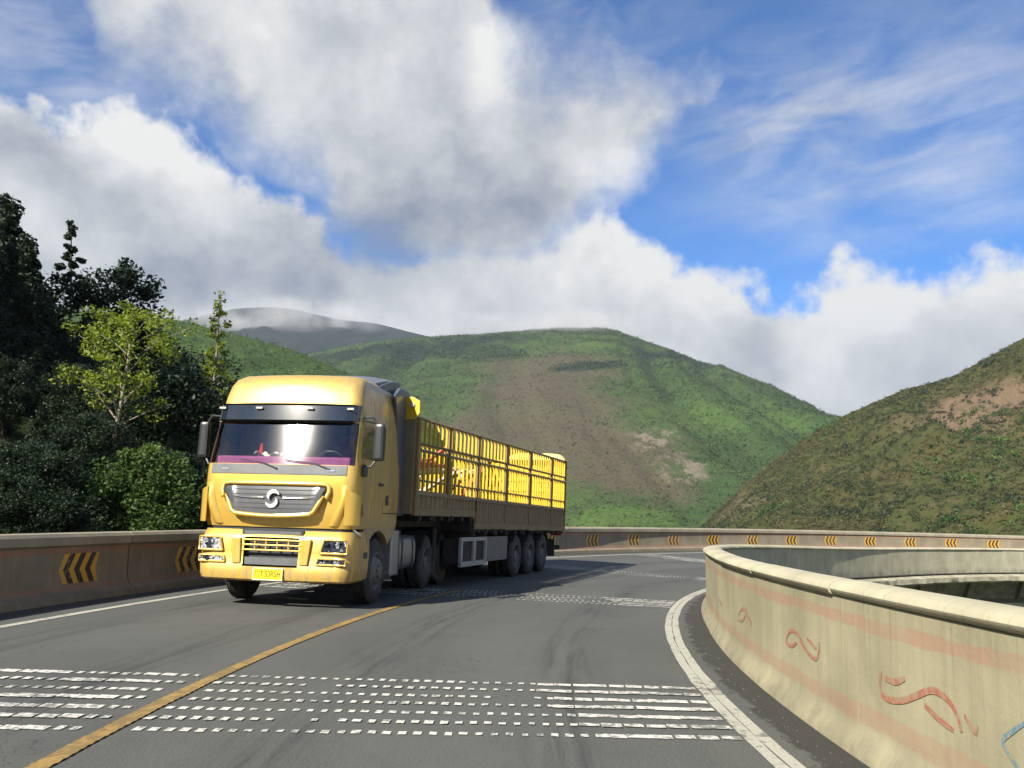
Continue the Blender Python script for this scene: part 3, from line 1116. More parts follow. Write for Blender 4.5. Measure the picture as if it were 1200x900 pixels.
def infrustum(c, m=.68):
    return c[1] > 0 and -.72 < c[0] / c[1] < m


def surf(P, px, py):
    """point of a hillside seen at a photograph pixel"""
    d = ray(px, py).normalized()
    q = P.reshape(-1, 3).astype(float) - np.array((0, 0, CAM_H))
    u = q / np.linalg.norm(q, axis=1)[:, None]
    i = int(np.argmax(u @ np.array(d[:])))
    return P.reshape(-1, 3)[i].astype(float)


def zone(px, py, rx, ry, deep=2.6):
    """ellipsoid on the mountain face covering rx by ry pixels"""
    c = surf(P_main, px, py)
    k = c[1] / FPX
    return c, np.array((rx * k, ry * k * deep, ry * k))


BROWN = [zone(645, 430, 85, 62, 3.2), zone(630, 485, 115, 70, 3.2), zone(690, 525, 95, 62, 3.2), zone(740, 560, 60, 34, 3.2)]
ROCK = [zone(772, 512, 34, 26), zone(798, 552, 30, 22)]
CLOUD_SHADE = [zone(470, 408, 190, 22), zone(690, 428, 46, 13), zone(790, 418, 70, 13), zone(560, 402, 60, 14)]  # cloud shadow on the mountain, put into the ground colour and dark tufts
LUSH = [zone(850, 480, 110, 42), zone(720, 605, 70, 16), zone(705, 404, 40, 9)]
landmat('land_main', GREEN, 1., patch=[(tuple(c), tuple(r_), col_, k_) for zs_, col_, k_ in ((LUSH, (.066, .112, .026), .75), (BROWN, (.080, .064, .044), .8), (CLOUD_SHADE, (.014, .026, .018), .95), (ROCK, (.181, .145, .115), .85)) for c, r_ in zs_])
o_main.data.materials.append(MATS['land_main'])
BARE = [(np.array(W(x_, y_, d_)), np.array(r_)) for x_, y_, d_, r_ in ((1155, 470, 300, (11, 25, 9)), (1120, 500, 290, (8, 20, 6)), (1015, 598, 265, (3, 12, 2.6)), (1030, 578, 272, (3, 12, 2.6)), (1046, 556, 280, (3, 12, 2.6)), (1060, 538, 288, (3, 12, 2.6)), (1074, 520, 295, (3, 12, 2.6)))]


def bare(c, zones, f):
    w = .9 * nz(c, f, 3) + .6 * nz(c, f * 4, 7)
    return any(float((((np.array(c) - ct) / rd) ** 2).sum()) ** .5 + w < .85 for ct, rd in zones)


def near(c, zones):
    return any(float((((np.array(c) - ct) / rd) ** 2).sum()) < 1.1 for ct, rd in zones)


def is_brown(c):
    w = .9 * nz(c, .012, 5) + .5 * nz(c, .05, 1) + .25 * nz(c, .2, 2)
    return any(float((((np.array(c) - ct) / rd) ** 2).sum()) ** .5 + w < .95 for ct, rd in BROWN)


def in_cloud_shade(c):
    w = .7 * nz(c, .012, 15) + .3 * nz(c, .05, 11)
    return any(float((((np.array(c) - ct) / rd) ** 2).sum()) ** .5 + w < 1.0 for ct, rd in CLOUD_SHADE)


scatter('hillside_scrub', P_right, 36000, (.25, 1.15), 'scrub_right', 'low scrub covering the right hillside', sel=lambda c: infrustum(c) and nz(c, .06, 2) + .5 * nz(c, .2, 4) > -.75 and not bare(c, BARE, .1), seed=1, zs=.8, tmpl=15,
        tintf=lambda c: .5 + .8 * nz(c, .03, 8) + .3 * nz(c, .15, 1))
scatter('hillside_bushes', P_right, 1900, (.7, 2.3), 'leaf_mid', 'darker bushes on the right hillside', sel=lambda c: infrustum(c) and (nz(c, .03, 12) > .22 or (c[0] / c[1] > .46 and c[2] < 22 and nz(c, .03, 12) > -.3)), seed=2, zs=1.0, tmpl=40)
scatter('hillside_thicket', P_right, 1400, (.5, 1.9), 'scrub_far', 'dark shrubs dotted over the right hillside', sel=lambda c: infrustum(c) and nz(c, .05, 32) > .0, seed=12, zs=1.0, tmpl=30)
scatter('mountain_forest', P_main, 62000, (.8, 2.4), 'scrub_main', 'far woodland covering the green mountain', sel=lambda c: infrustum(c) and not in_cloud_shade(c) and not is_brown(c) and not bare(c, ROCK, .03) and nz(c, .008, 3) + .5 * nz(c, .03, 6) > -.9, seed=3, tmpl=8, zs=1.3,
        tintf=lambda c: .42 + .6 * nz(c, .008, 9) + .3 * nz(c, .04, 2) + (.35 if near(c, LUSH) else 0))
scatter('mountain_scrub', P_main, 16000, (.7, 2.0), 'scrub_brown', 'brown dry scrub on the mountain', sel=lambda c: infrustum(c) and is_brown(c), seed=4, tmpl=7, zs=1.)
scatter('mountain_shade_tufts', P_main, 11000, (1.2, 2.8), 'scrub_far', 'dark tufts standing in for cloud shadow near the mountain top', sel=lambda c: infrustum(c) and (in_cloud_shade(c) or (c[2] > 165 and nz(c, .009, 14) > .22)), seed=5, tmpl=7, zs=1.8, over=9)
scatter('spur_woodland', P_left, 11000, (.7, 1.9), 'leaf_mid', 'woodland covering the green spur', sel=lambda c: infrustum(c), seed=6, tmpl=8, zs=1.4)


# ------------------------------------------------------------------ wooded bank outside the left parapet
def bank_z(s, d):
    fade = max(0., min(1., (47 - s) / 26))
    fade = fade * fade * (3 - 2 * fade)
    rise = max(0, d - 2.2)
    up = .62 * (rise if rise < 9 else 9 + (rise - 9) * max(.06, .55 - .02 * max(0, s + 5))) + 1.4 * noise.noise((s * .08, d * .1, 3))
    low = -18 + .1 * d
    return (-1.3 + up * min(1, d / 6 + .2)) * fade + low * (1 - fade)


def bank_pt(s, d):
    r = R_OUT + .45 + d
    a = A0 + s / RC
    return Vector((CX - r * math.cos(a), CY + r * math.sin(a), GRADE * s * .5 + bank_z(s, d)))


V, F = [], []
ns, nd = 110, 40
for i in range(ns + 1):
    for j in range(nd + 1):
        V.append(bank_pt(-60 + 150 * i / ns, 66 * (j / nd) ** 1.4))
for i in range(ns):
    for j in range(nd):
        a = i * (nd + 1) + j
        F.append((a, a + nd + 1, a + nd + 2, a + 1))
landmat('land_bank', ((.030, .045, .016), (.045, .055, .022), (.028, .04, .015), (.02, .028, .012)), 14)
link(npmesh('hillside', V, F, smooth=True), 'hillside', 'land_bank', kind='structure', label='wooded bank rising beyond the left parapet')


# ------------------------------------------------------------------ trees
def rand_dir(r):
    v = r.standard_normal(3)
    return v / np.linalg.norm(v)


def leaves(centres, spread, per, size, r, tints=None, flat=.5, asp=1.7):
    """clusters of bent leaf shapes round centres"""
    C = np.repeat(np.asarray(centres, float), per, 0)
    n = len(C)
    sp = np.repeat(np.asarray(spread, float), per)[:, None] if np.ndim(spread) else spread
    g3 = r.standard_normal((n, 3))
    g3 *= (np.minimum(1, 1.5 / np.linalg.norm(g3, axis=1)))[:, None]
    pos = C + g3 * sp * np.array([1, 1, .75]) * .62
    ax = r.standard_normal((n, 3))
    ax[:, 2] = ax[:, 2] * flat - .25
    ax /= np.linalg.norm(ax, axis=1)[:, None]
    tmp = r.standard_normal((n, 3))
    tmp[:, 2] += 1.0
    sd = np.cross(ax, tmp)
    sd /= np.linalg.norm(sd, axis=1)[:, None]
    nn = np.cross(sd, ax)
    sz = (size * (.6 + .8 * r.random(n)))[:, None]
    a = pos - ax * sz * asp * .5
    b = pos + sd * sz * .5 + nn * sz * .12
    c = pos + ax * sz * asp * .5
    d = pos - sd * sz * .5 + nn * sz * .12
    V = np.stack([a, b, c, d], 1).reshape(-1, 3)
    F = np.arange(n * 4).reshape(-1, 4)
    F = np.concatenate([F[:, [0, 1, 2]], F[:, [0, 2, 3]]])
    t = np.repeat(r.random(len(centres)), per) * .65 + r.random(n) * .35
    return V, F, np.repeat(t, 4)


def tree_mesh(seed, height, trunk_r, crown_lo, crown_r, n_limb, per, leaf, shape='round', lean=(0, 0), spread=.42, up=.55, droop=0.):
    r = np.random.default_rng(seed)
    tb = MB()
    n = 9
    pts, rad = [], []
    for i in range(n + 1):
        t = i / n
        pts.append((lean[0] * t + .10 * height * .12 * math.sin(t * 5 + seed) * t, lean[1] * t + .09 * height * .1 * math.cos(t * 4 + seed * 2) * t, height * .96 * t))
        rad.append(trunk_r * (1 - t) ** .8 + .012)
    tb.tube(pts, rad, 7)
    P = [Vector(p) for p in pts]

    def at(t):
        q = min(max(t, 0), .999) * n
        j = int(q)
        return P[j].lerp(P[j + 1], q - j)
    cents, spr = [], []
    for i in range(n_limb):
        t = crown_lo + (1 - crown_lo) * ((i + r.random()) / n_limb) ** .9
        h = (t - crown_lo) / (1 - crown_lo)
        if shape == 'cone':
            w = crown_r * (1 - h) ** .85 + .08 * crown_r
        elif shape == 'slim':
            w = crown_r * (.55 + .45 * math.sin(h * 3.1)) * (1 - .5 * h)
        else:
            w = crown_r * (math.sin(math.pi * (.12 + .80 * h)) ** .7)
        w *= .7 + .5 * r.random()
        ang = i * 2.4 + r.random() * .8
        o = at(t * .92)
        up_i = up * (1.0 if shape != 'cone' else .15) * (.6 + .8 * r.random())
        tip = o + Vector((math.cos(ang) * w, math.sin(ang) * w, w * up_i - droop * w))
        mid = o.lerp(tip, .5) + Vector((r.normal() * .06 * w, r.normal() * .06 * w, .06 * w))
        br = max(.012, trunk_r * .42 * (1 - t) + .01)
        tb.tube([o, mid, tip], [br, br * .6, .008], 5, caps=False)
        nc = max(2, int(w / (crown_r) * 5))
        for k in range(nc):
            f = .35 + .65 * (k + r.random()) / nc
            c = (o.lerp(mid, f * 2) if f < .5 else mid.lerp(tip, f * 2 - 1))
            c = c + Vector(rand_dir(r)) * (spread * w * .45)
            if r.random() < .5:
                tb.tube([o.lerp(tip, f * .8), c], [br * .35, .006], 4, caps=False)
            cents.append(c[:])
            spr.append(spread * (.55 + .6 * r.random()) * max(.5, min(1.2, w)))
    for k in range(4):
        c = P[-1] + Vector((r.normal() * .1, r.normal() * .1, -k * .25))
        cents.append(c[:])
        spr.append(spread * .6)
    V, F, T = leaves(cents, spr, per, leaf, r)
    tm = tb.mesh('trunk', smooth=60)
    cm = npmesh('crown', V, F, tint=T)
    return tm, cm


def plant(name, meshes, loc, scale=1., rot=0., bark='bark_dark', leafm='leaf_mid', label=None, cat='tree', group=None, sz=None):
    e = empty(name, loc, label, cat, group)
    e.scale = (scale, scale, scale * (sz or 1))
    e.rotation_euler = (0, 0, rot)
    tm, cm = meshes
    link(tm, 'trunk', bark, e)
    link(cm, 'crown', leafm, e)
    return e


def bank_at(px, Y):
    """foot of a tree seen at column px at depth Y, on the bank"""
    d = ray(px, 600)
    x = d.x / d.y * Y
    s = RC * (math.atan2(Y - CY, CX - x) - A0)
    dd = math.hypot(x - CX, Y - CY) - R_OUT - .45
    return Vector((x, Y, bank_pt(s, max(0, dd)).z - .1))


def height_to(px, py, Y, base):
    return W(px, py, Y).z - base.z


b = bank_at(122, 24.5)
plant('birch_tree', tree_mesh(5, height_to(135, 352, 24.5, b), .055, .36, 1.9, 22, 52, .066, spread=.32, up=.62, lean=(.45, 0)), b, bark='bark_pale', leafm='leaf_bright',
      label='young sunlit birch tree with pale trunk and yellow green leaves behind the parapet')
b = bank_at(168, 22)
plant('bush', tree_mesh(8, height_to(170, 520, 22, b), .05, .04, 1.4, 60, 100, .055, spread=.38, up=.35), b, leafm='leaf_mid',
      label='dense green bush at the foot of the birch behind the parapet', cat='bush')
b = bank_at(232, 33)
plant('slender_tree', tree_mesh(12, height_to(243, 335, 33, b), .075, .25, .85, 34, 18, .085, 'slim', spread=.34, up=.5, lean=(.5, 0)), b, bark='bark_pale', leafm='leaf_bright',
      label='tall slender tree with thin crown just left of the truck cab')
b = bank_at(128, 34)
plant('broadleaf_tree', tree_mesh(15, height_to(140, 300, 34, b), .14, .40, 1.7, 34, 60, .11, spread=.5, up=.6), b, leafm='leaf_forest',
      label='rounded tree top rising behind the young birch')
b = bank_at(62, 42)
plant('feathery_tree', tree_mesh(18, height_to(66, 248, 42, b), .14, .20, 2.7, 60, 60, .11, 'cone', spread=.34, up=.45), b, leafm='leaf_forest',
      label='feathery tree against the cloud, standing clear of the forest edge')
b = bank_at(205, 27)
plant('sapling', tree_mesh(22, height_to(205, 440, 27, b), .06, .15, 1.4, 36, 90, .08, spread=.52, up=.5), b, leafm='leaf_forest',
      label='leafy sapling between the bush and the truck cab')

small = [tree_mesh(101, 6, .10, .06, 2.1, 56, 150, .085, spread=.62, up=.5), tree_mesh(102, 6.5, .09, .05, 1.8, 64, 130, .085, 'cone', spread=.55, up=.3), tree_mesh(103, 5.5, .10, .06, 2.3, 54, 160, .08, spread=.66, up=.6)]
big = [tree_mesh(201, 13, .20, .10, 3.1, 64, 190, .13, spread=.95, up=.5), tree_mesh(202, 14, .18, .08, 2.7, 76, 160, .13, 'cone', spread=.85, up=.3), tree_mesh(203, 12, .19, .10, 3.3, 62, 200, .125, spread=1.0, up=.6)]


def forest_tree(k, p, hh, rot, label):
    ms, hs = (small, (6, 6.5, 5.5)) if hh < 8 else (big, (13, 14, 12))
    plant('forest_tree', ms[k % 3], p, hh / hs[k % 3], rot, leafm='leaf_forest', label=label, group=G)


G = 'trees of the dark forest on the left bank'
spots = []
rr = random.Random(4)
rows = [  # px, depth, top py
    (-62, 40, 190), (-16, 46, 222), (-80, 34, 190), (12, 40, 270), (34, 36, 352), (90, 44, 376), (5, 31, 330), (60, 32, 396), (100, 38, 402), (-45, 28, 300), (28, 27, 430), (75, 27, 470),
    (-5, 24, 480), (40, 22.5, 545), (92, 23.5, 578), (120, 30, 480), (150, 38, 420), (175, 42, 405), (195, 36, 450), (205, 44, 415), (165, 31, 480), (10, 20, 560), (-40, 20, 480), (225, 40, 460),
    (250, 46, 440), (215, 30, 530), (140, 26, 565), (185, 26, 560), (72, 40, 392), (6, 44, 292), (30, 47, 330), (-10, 36, 280), (110, 33, 420), (140, 33, 440), (165, 35, 425), (190, 33, 450), (215, 36, 440), (100, 28, 460), (125, 27, 520), (205, 25, 560), (225, 26, 560), (15, 19, 592), (60, 19.5, 588), (105, 20.5, 590), (35, 20.5, 570), (235, 24, 585), (80, 21.5, 560)]
for k, (px, Y, top) in enumerate(rows):
    b = bank_at(px, Y)
    forest_tree(1 if top < 340 else k, b, max(2.2, height_to(px, top, Y, b)), rr.random() * 6.28, 'unseen tree added up the bank to shade the forest at the left edge')
# unseen trees added beside and behind the camera to shade the wood in view
k = 0
for s_ in np.arange(-20, 15, 3.0):
    for d_ in np.arange(9, 34, 3.6):
        p = bank_pt(s_ + rr.uniform(-1, 1), d_ + rr.uniform(-1, 1))
        if p.x * .819 - p.y * .574 > -28.5 or (p.y > 4 and p.x / p.y > -1.0):
            continue
        k += 1
        forest_tree(k, p - Vector((0, 0, .3)), rr.uniform(13, 18), rr.random() * 6.28, 'unseen tree added up the bank to shade the forest at the left edge')

# ------------------------------------------------------------------ truck
def place(e, x, y, yaw):
    """stand a vehicle on the road: local y points rearwards along (sin yaw, cos yaw)"""
    k = .05
    n = Vector((-(gz(x + k, y) - gz(x - k, y)) / (2 * k), -(gz(x, y + k) - gz(x, y - k)) / (2 * k), 1)).normalized()
    fy = Vector((math.sin(yaw), math.cos(yaw), 0))
    ay = (fy - n * fy.dot(n)).normalized()
    ax = ay.cross(n).normalized()
    M = Matrix(((ax.x, ay.x, n.x, x), (ax.y, ay.y, n.y, y), (ax.z, ay.z, n.z, gz(x, y)), (0, 0, 0, 1)))
    e.matrix_world = M


def make_wheel(front=True):
    """meshes with the outer face towards +x, centred on the axle end"""
    t = MB()
    ro = .525
    w = .30
    prof = [(-w + .02, .30), (-w, .36), (-w + .005, .44), (-w + .03, .50), (-w + .055, ro - .005)]
    x = -w + .055
    for q in range(4):
        x2 = -w + .055 + (w - .11) * (q + 1) / 4
        prof += [(x2 - .022, ro), (x2 - .018, ro - .016), (x2 - .006, ro - .016), (x2 - .002, ro)]
    prof += [(-.055, ro - .005), (-.03, .50), (-.004, .44), (0, .37), (-.012, .30)]
    t.lathe(prof, 40)
    tyre = t.mesh('tyre', smooth=40)
    rm = MB()
    if front:
        rm.lathe([(-.012, .305), (-.004, .285), (-.03, .275), (-.06, .25), (-.045, .235), (.015, .20), (.03, .17), (.03, .12), (.06, .115), (.065, .09), (.065, 0.001)], 32)
    else:
        rm.lathe([(-.012, .305), (-.006, .285), (-.05, .275), (-.14, .24), (-.15, .17), (-.13, .12), (-.03, .115), (-.02, .09), (-.02, .001)], 32)
    rim = rm.mesh('rim', smooth=35)
    nb = MB()
    for k in range(10):
        a = 2 * math.pi * k / 10
        x0, rr_ = (.03, .145) if front else (-.14, .145)
        nb.add([], [])
        c = Vector((x0, rr_ * math.cos(a), rr_ * math.sin(a)))
        nb.tube([c, c + Vector((.03, 0, 0))], .014, 6)
    nuts = nb.mesh('wheel_nut')
    hb = MB()
    for k in range(8):
        a = 2 * math.pi * (k + .5) / 8
        x0 = -.052 if front else -.105
        c = Vector((x0, .222 * math.cos(a), .222 * math.sin(a)))
        hb.tube([c - Vector((.02, 0, 0)), c + Vector((.012, 0, 0))], .028, 8)
    holes = hb.mesh('vent_hole')
    return tyre, rim, nuts, holes


WF, WR = make_wheel(True), make_wheel(False)
for me, mt in zip(WF + WR, ('rubber', 'rim_steel', 'aluminium', 'chassis') * 2):
    me.materials.append(MATS[mt])


def wheel(parent, x, y, side, kind, rot=0., steer=0., dual=False):
    tyre, rim, nuts, holes = kind
    w = link(tyre, 'wheel', None, parent)
    w.location = (x, y, .523)
    w.rotation_euler = (rot, 0, steer + (math.pi if side < 0 else 0))
    link(rim, 'rim', None, w)
    link(nuts, 'wheel_nut', None, w)
    link(holes, 'vent_hole', None, w)
    if dual:
        w2 = link(tyre, 'wheel', None, parent)
        w2.location = (x - side * .335, y, .523)
        w2.rotation_euler = (rot, 0, math.pi if side < 0 else 0)


truck = empty('semi_truck', label='gold semi truck tractor driving towards the camera', cat='truck')
place(truck, -3.453 + .055, 14.94, .1623)

for sd in (-1, 1):
    wheel(truck, sd * 1.225, 0, sd, WF, .3 * sd, .03)
    wheel(truck, sd * 1.225, 3.25, sd, WR, .8, dual=True)
    wheel(truck, sd * 1.225, 4.58, sd, WR, .1, dual=True)

# cab shell: rows of plan outlines (z, half width, front y, rear y, corner radius, bow of the front)
ROWS = [(1.21, 1.205, -1.33, 1.02, .20, .05), (1.30, 1.215, -1.36, 1.03, .20, .05), (1.50, 1.225, -1.385, 1.04, .19, .05), (1.72, 1.23, -1.395, 1.05, .18, .05), (1.90, 1.23, -1.395, 1.05, .17, .05),
        (2.03, 1.228, -1.385, 1.05, .16, .055), (2.17, 1.225, -1.37, 1.05, .15, .06), (2.30, 1.22, -1.333, 1.05, .15, .05), (2.50, 1.212, -1.276, 1.05, .15, .05), (2.68, 1.205, -1.226, 1.05, .15, .05), (2.84, 1.20, -1.181, 1.05, .15, .05),
        (2.96, 1.19, -1.16, 1.05, .16, .06), (3.12, 1.17, -1.13, 1.05, .17, .07), (3.28, 1.15, -1.105, 1.05, .18, .08), (3.44, 1.125, -1.06, 1.05, .20, .09), (3.56, 1.09, -.99, 1.05, .24, .10), (3.63, 1.03, -.88, 1.04, .28, .1), (3.67, .90, -.65, 1.0, .32, .08)]
NF, NC = 14, 5
SIDE = [0, .035, .12, .20, .30, .38, .46, .55, .66, .80, 1.0]


def outline(row, grow=0.):
    z, hw, yf, yr, rc, bow = row
    hw += grow
    yf -= grow
    fx = hw - rc
    right = []
    half = NF // 2
    front = [(fx * (-1 + 2 * i / NF), yf + bow * (abs(-1 + 2 * i / NF)) ** 2.2) for i in range(NF + 1)]
    yb = yf + bow
    corner = [(fx + rc * math.sin(t), yb + rc - rc * math.cos(t)) for t in [math.pi / 2 * (k / NC) for k in range(1, NC + 1)]]
    ys = yb + rc
    side = [(hw - .02 * max(0, f - .7), ys + (yr - ys) * f) for f in SIDE[1:]]
    rgt = corner + side
    lft = [(-x, y) for x, y in rgt][::-1]
    return [(x, y, z) for x, y in lft + front + rgt]


NSIDE = len(SIDE) - 1
NPER = 2 * (NC + NSIDE) + NF + 1


def is_windshield(i, j):
    lo, hi = NSIDE + NC - 3, NSIDE + NC + NF + 3
    return 6 <= j < 10 and lo <= i < hi


def is_sidewin(i, j):
    k = NPER - 2 - i if i < NPER // 2 else i
    f = k - (NSIDE + NC + NF + NC)
    return 7 <= j < 10 and 1 <= f < 5


def cells(test, rows, grow=0.):
    vs, fs, idx = [], [], {}
    O = [outline(r_, grow) for r_ in rows]
    for j in range(len(rows) - 1):
        for i in range(NPER - 1):
            if test(i, j):
                q = []
                for (a, b) in ((i, j), (i + 1, j), (i + 1, j + 1), (i, j + 1)):
                    if (a, b) not in idx:
                        idx[(a, b)] = len(vs)
                        vs.append(O[b][a])
                    q.append(idx[(a, b)])
                fs.append(tuple(q))
    return vs, fs


cab = MB()
vs, fs = cells(lambda i, j: not is_windshield(i, j) and not is_sidewin(i, j), ROWS)
cab.add(vs, fs)
top = outline(ROWS[-1])
cab.add(top + [(0, .3, 3.685)], [(i, i + 1, NPER) for i in range(NPER - 1)] + [(NPER - 1, 0, NPER)])
me = cab.mesh('body', smooth=42)
bm = bmesh.new()
bm.from_mesh(me)
bmesh.ops.remove_doubles(bm, verts=bm.verts, dist=1e-4)
bmesh.ops.recalc_face_normals(bm, faces=bm.faces)
bm.to_mesh(me)
bm.free()
me.shade_smooth()
me.set_sharp_from_angle(angle=R(42))
body = link(me, 'cab_body', 'gold_paint', truck)
MB().add(*cells(is_windshield, ROWS, -.006)).build('windshield', 'windshield_glass', truck, smooth=60)
for sgn in (0, 1):
    MB().add(*cells(lambda i, j: is_sidewin(i, j) and (i < NPER // 2) == (sgn == 0), ROWS, -.006)).build('side_window', 'side_glass', truck, smooth=60)
MB().box((0, 1.035, 2.35), (2.34, .03, 2.28)).build('cab_rear_wall', 'slate_panel', truck)
MB().box((0, -.1, 1.27), (2.3, 2.2, .08)).build('cab_floor', 'interior', truck)


def front_y(x, z, grow=0.):
    """y of the cab front at x, z"""
    for a, b in zip(ROWS, ROWS[1:]):
        if a[0] <= z <= b[0] or b is ROWS[-1] or z < a[0]:
            f = (z - a[0]) / (b[0] - a[0])
            hw, yf, rc, bow = (a[k] + (b[k] - a[k]) * f for k in (1, 2, 4, 5))
            break
    fx = hw - rc
    if abs(x) <= fx:
        return yf + bow * (abs(x) / fx) ** 2.2 - grow
    t = min(1, (abs(x) - fx) / rc)
    return yf + bow + rc - rc * math.sqrt(max(0, 1 - t * t)) - grow


def patch(x0, x1, zlo, zhi, grow, thick, nu=16, nv=4, tilt=False):
    """curved plate following the cab front; zlo/zhi may be functions of x"""
    fl = zlo if callable(zlo) else (lambda x: zlo)
    fh = zhi if callable(zhi) else (lambda x: zhi)
    m_ = MB()

    def fn(g_):
        def f(u, v):
            x = x0 + (x1 - x0) * u
            z = fl(x) + (fh(x) - fl(x)) * v
            return (x, front_y(x, z, g_) - (.10 * (1 - v) if tilt else 0), z)
        return f
    m_.grid(fn(grow), nu, nv)
    n1 = len(m_.v)
    m_.grid(fn(grow - thick), nu, nv)
    k = nu + 1
    ring = [i for i in range(k)] + [k * j + nu for j in range(1, nv + 1)] + [k * nv + i for i in range(nu - 1, -1, -1)] + [k * j for j in range(nv - 1, 0, -1)]
    for a, b in zip(ring, ring[1:] + ring[:1]):
        m_.f.append((a, b, b + n1, a + n1))
    return m_


# black seal round the windshield and panel below it
patch(-1.10, 1.10, 2.015, 2.165, .012, .03).build('wiper_panel', 'grey_plastic', truck, smooth=40)
for sx in (-1, 1):
    m = patch(sx * .80, sx * .92, 2.07, 2.10, .020, .02, 3, 1)
    m.build('washer_nozzle', 'chrome', truck)
for x0, x1, rz in ((-.62, .02, .0), (.12, .86, .0)):
    w = MB()
    pts = [(x1 - .02, front_y(x1, 2.10) - .03, 2.10), (x1 - .25, front_y(x1 - .25, 2.19) - .035, 2.185), (x0, front_y(x0, 2.24) - .03, 2.235)]
    w.tube(pts, [.013, .010, .008], 5)
    w.build('wiper', 'dark_plastic', truck)


# sun visor
def vis_fn(g_, z0, z1):
    def f(u, v):
        x = -1.17 + 2.34 * u
        z = z0 + (z1 - z0) * v
        return (x, front_y(x, 2.96, g_) - .10 + .06 * v + (.05 if abs(x) > 1.1 else 0), z)
    return f


v_ = MB()
v_.grid(vis_fn(.02, 2.865, 3.125), 24, 4)
n1 = len(v_.v)
v_.grid(vis_fn(-.01, 2.865, 3.125), 24, 4)
k = 25
ring = [i for i in range(k)] + [k * j + 24 for j in range(1, 5)] + [k * 4 + i for i in range(23, -1, -1)] + [k * j for j in range(3, 0, -1)]
for a, b in zip(ring, ring[1:] + ring[:1]):
    v_.f.append((a, b, b + n1, a + n1))
visor = v_.build('sun_visor', 'visor_plastic', truck, smooth=50)
MB().grid(lambda u, v: (-1.18 + 2.36 * u, front_y(-1.18 + 2.36 * u, 2.96, .0) - .115 + .14 * v, 3.135 + .02 * v), 24, 1).build('visor_trim', 'dark_plastic', truck)
for x in (-1.06, -.42, .42, 1.06):
    y = front_y(x, 2.96, .02) - .085
    MB().box((x, y - .004, 3.05), (.11, .025, .035)).build('marker_lamp', 'off_white', visor, bevel=.006)
MB().grid(lambda u, v: (-1.1 + 2.2 * u, front_y(-1.1 + 2.2 * u, 2.845, .012) - .0, 2.835 + .05 * v), 20, 1).build('windshield_seal', 'dark_plastic', truck)


# grille: dark panel with a yellow raised frame
def g_lo(x):
    t = min(1, abs(x) / .80)
    return 1.405 + .06 * t * t + .30 * max(0, t - .80) / .20


gr = patch(-.80, .80, g_lo, 1.835, .004, .05, 28, 6, tilt=True).build('grille', 'grille_grey', truck, smooth=40)
for k in range(5):
    z = 1.49 + .07 * k
    xw = .74 if k > 1 else (.66, .72)[k]
    patch(-xw, xw, z, z + .012, .010 + .10 * (1.835 - z) / .43, .02, 20, 1).build('grille_slat', 'grille_grey', gr)
ring_pts = [(x, g_lo(x) - .025) for x in np.linspace(-.80, .80, 29)] + [(.845, 1.70), (.855, 1.80), (.83, 1.865)] + [(x, 1.872) for x in np.linspace(.76, -.76, 13)] + [(-.83, 1.865), (-.855, 1.80), (-.845, 1.70)]
rg = MB()
ring_pts = [(x, g_lo(x) - .025) for x in np.linspace(0, .78, 14)] + [(.83, 1.66), (.86, 1.76), (.855, 1.83), (.82, 1.868)] + [(x, 1.875) for x in np.linspace(.74, -.74, 13)] + [(-.82, 1.868), (-.855, 1.83), (-.86, 1.76), (-.83, 1.66)] + [(x, g_lo(x) - .025) for x in np.linspace(-.78, -.05, 13)]
loop = [Vector((x, front_y(x, z, .015 + .105 * max(0, (1.86 - z) / .45)), z)) for x, z in ring_pts]
rg.tube(loop + [loop[0], loop[1]], .034, 8, caps=False)
rg.build('grille_surround', 'gold_paint', truck, smooth=60)
for sx in (-1, 1):
    b = MB()
    b.tube([(sx * .155, front_y(.155, 1.65, .065), 1.65), (sx * .4, front_y(.4, 1.655, .065), 1.655), (sx * .66, front_y(.66, 1.665, .06), 1.665)], [.016, .012, .004], 6)
    b.build('chrome_bar', 'chrome', gr, smooth=60)
# emblem: a ring with two swept wings inside
em = MB()
ang = [math.pi * 2 * k / 36 for k in range(37)]
yE = front_y(0, 1.64, .075)


def flat_stroke(m_, pts, widths, y0, th):
    P = [Vector((p[0], p[1])) for p in pts]
    L = []
    for i, p in enumerate(P):
        d = (P[min(i + 1, len(P) - 1)] - P[max(i - 1, 0)]).normalized()
        n_ = Vector((-d.y, d.x)) * widths[i] * .5
        L.append((p - n_, p + n_))
    for a, b in zip(L, L[1:]):
        m_.prism([(a[0].x, a[0].y), (b[0].x, b[0].y), (b[1].x, b[1].y), (a[1].x, a[1].y)], 'y', y0, y0 - th)


for k0 in (0., math.pi):
    pts, wd = [], []
    for k in range(15):
        t = k / 14
        a = k0 + .5 + t * 2.9
        rr_ = .118 - .067 * t ** 1.6
        pts.append((rr_ * math.cos(a), 1.64 + rr_ * 1.05 * math.sin(a)))
        wd.append(.012 + .052 * math.sin(math.pi * min(1, t * 1.08)) ** .8)
    flat_stroke(em, pts, wd, yE, .03)
em.build('emblem', 'emblem_metal', gr, bevel=None)

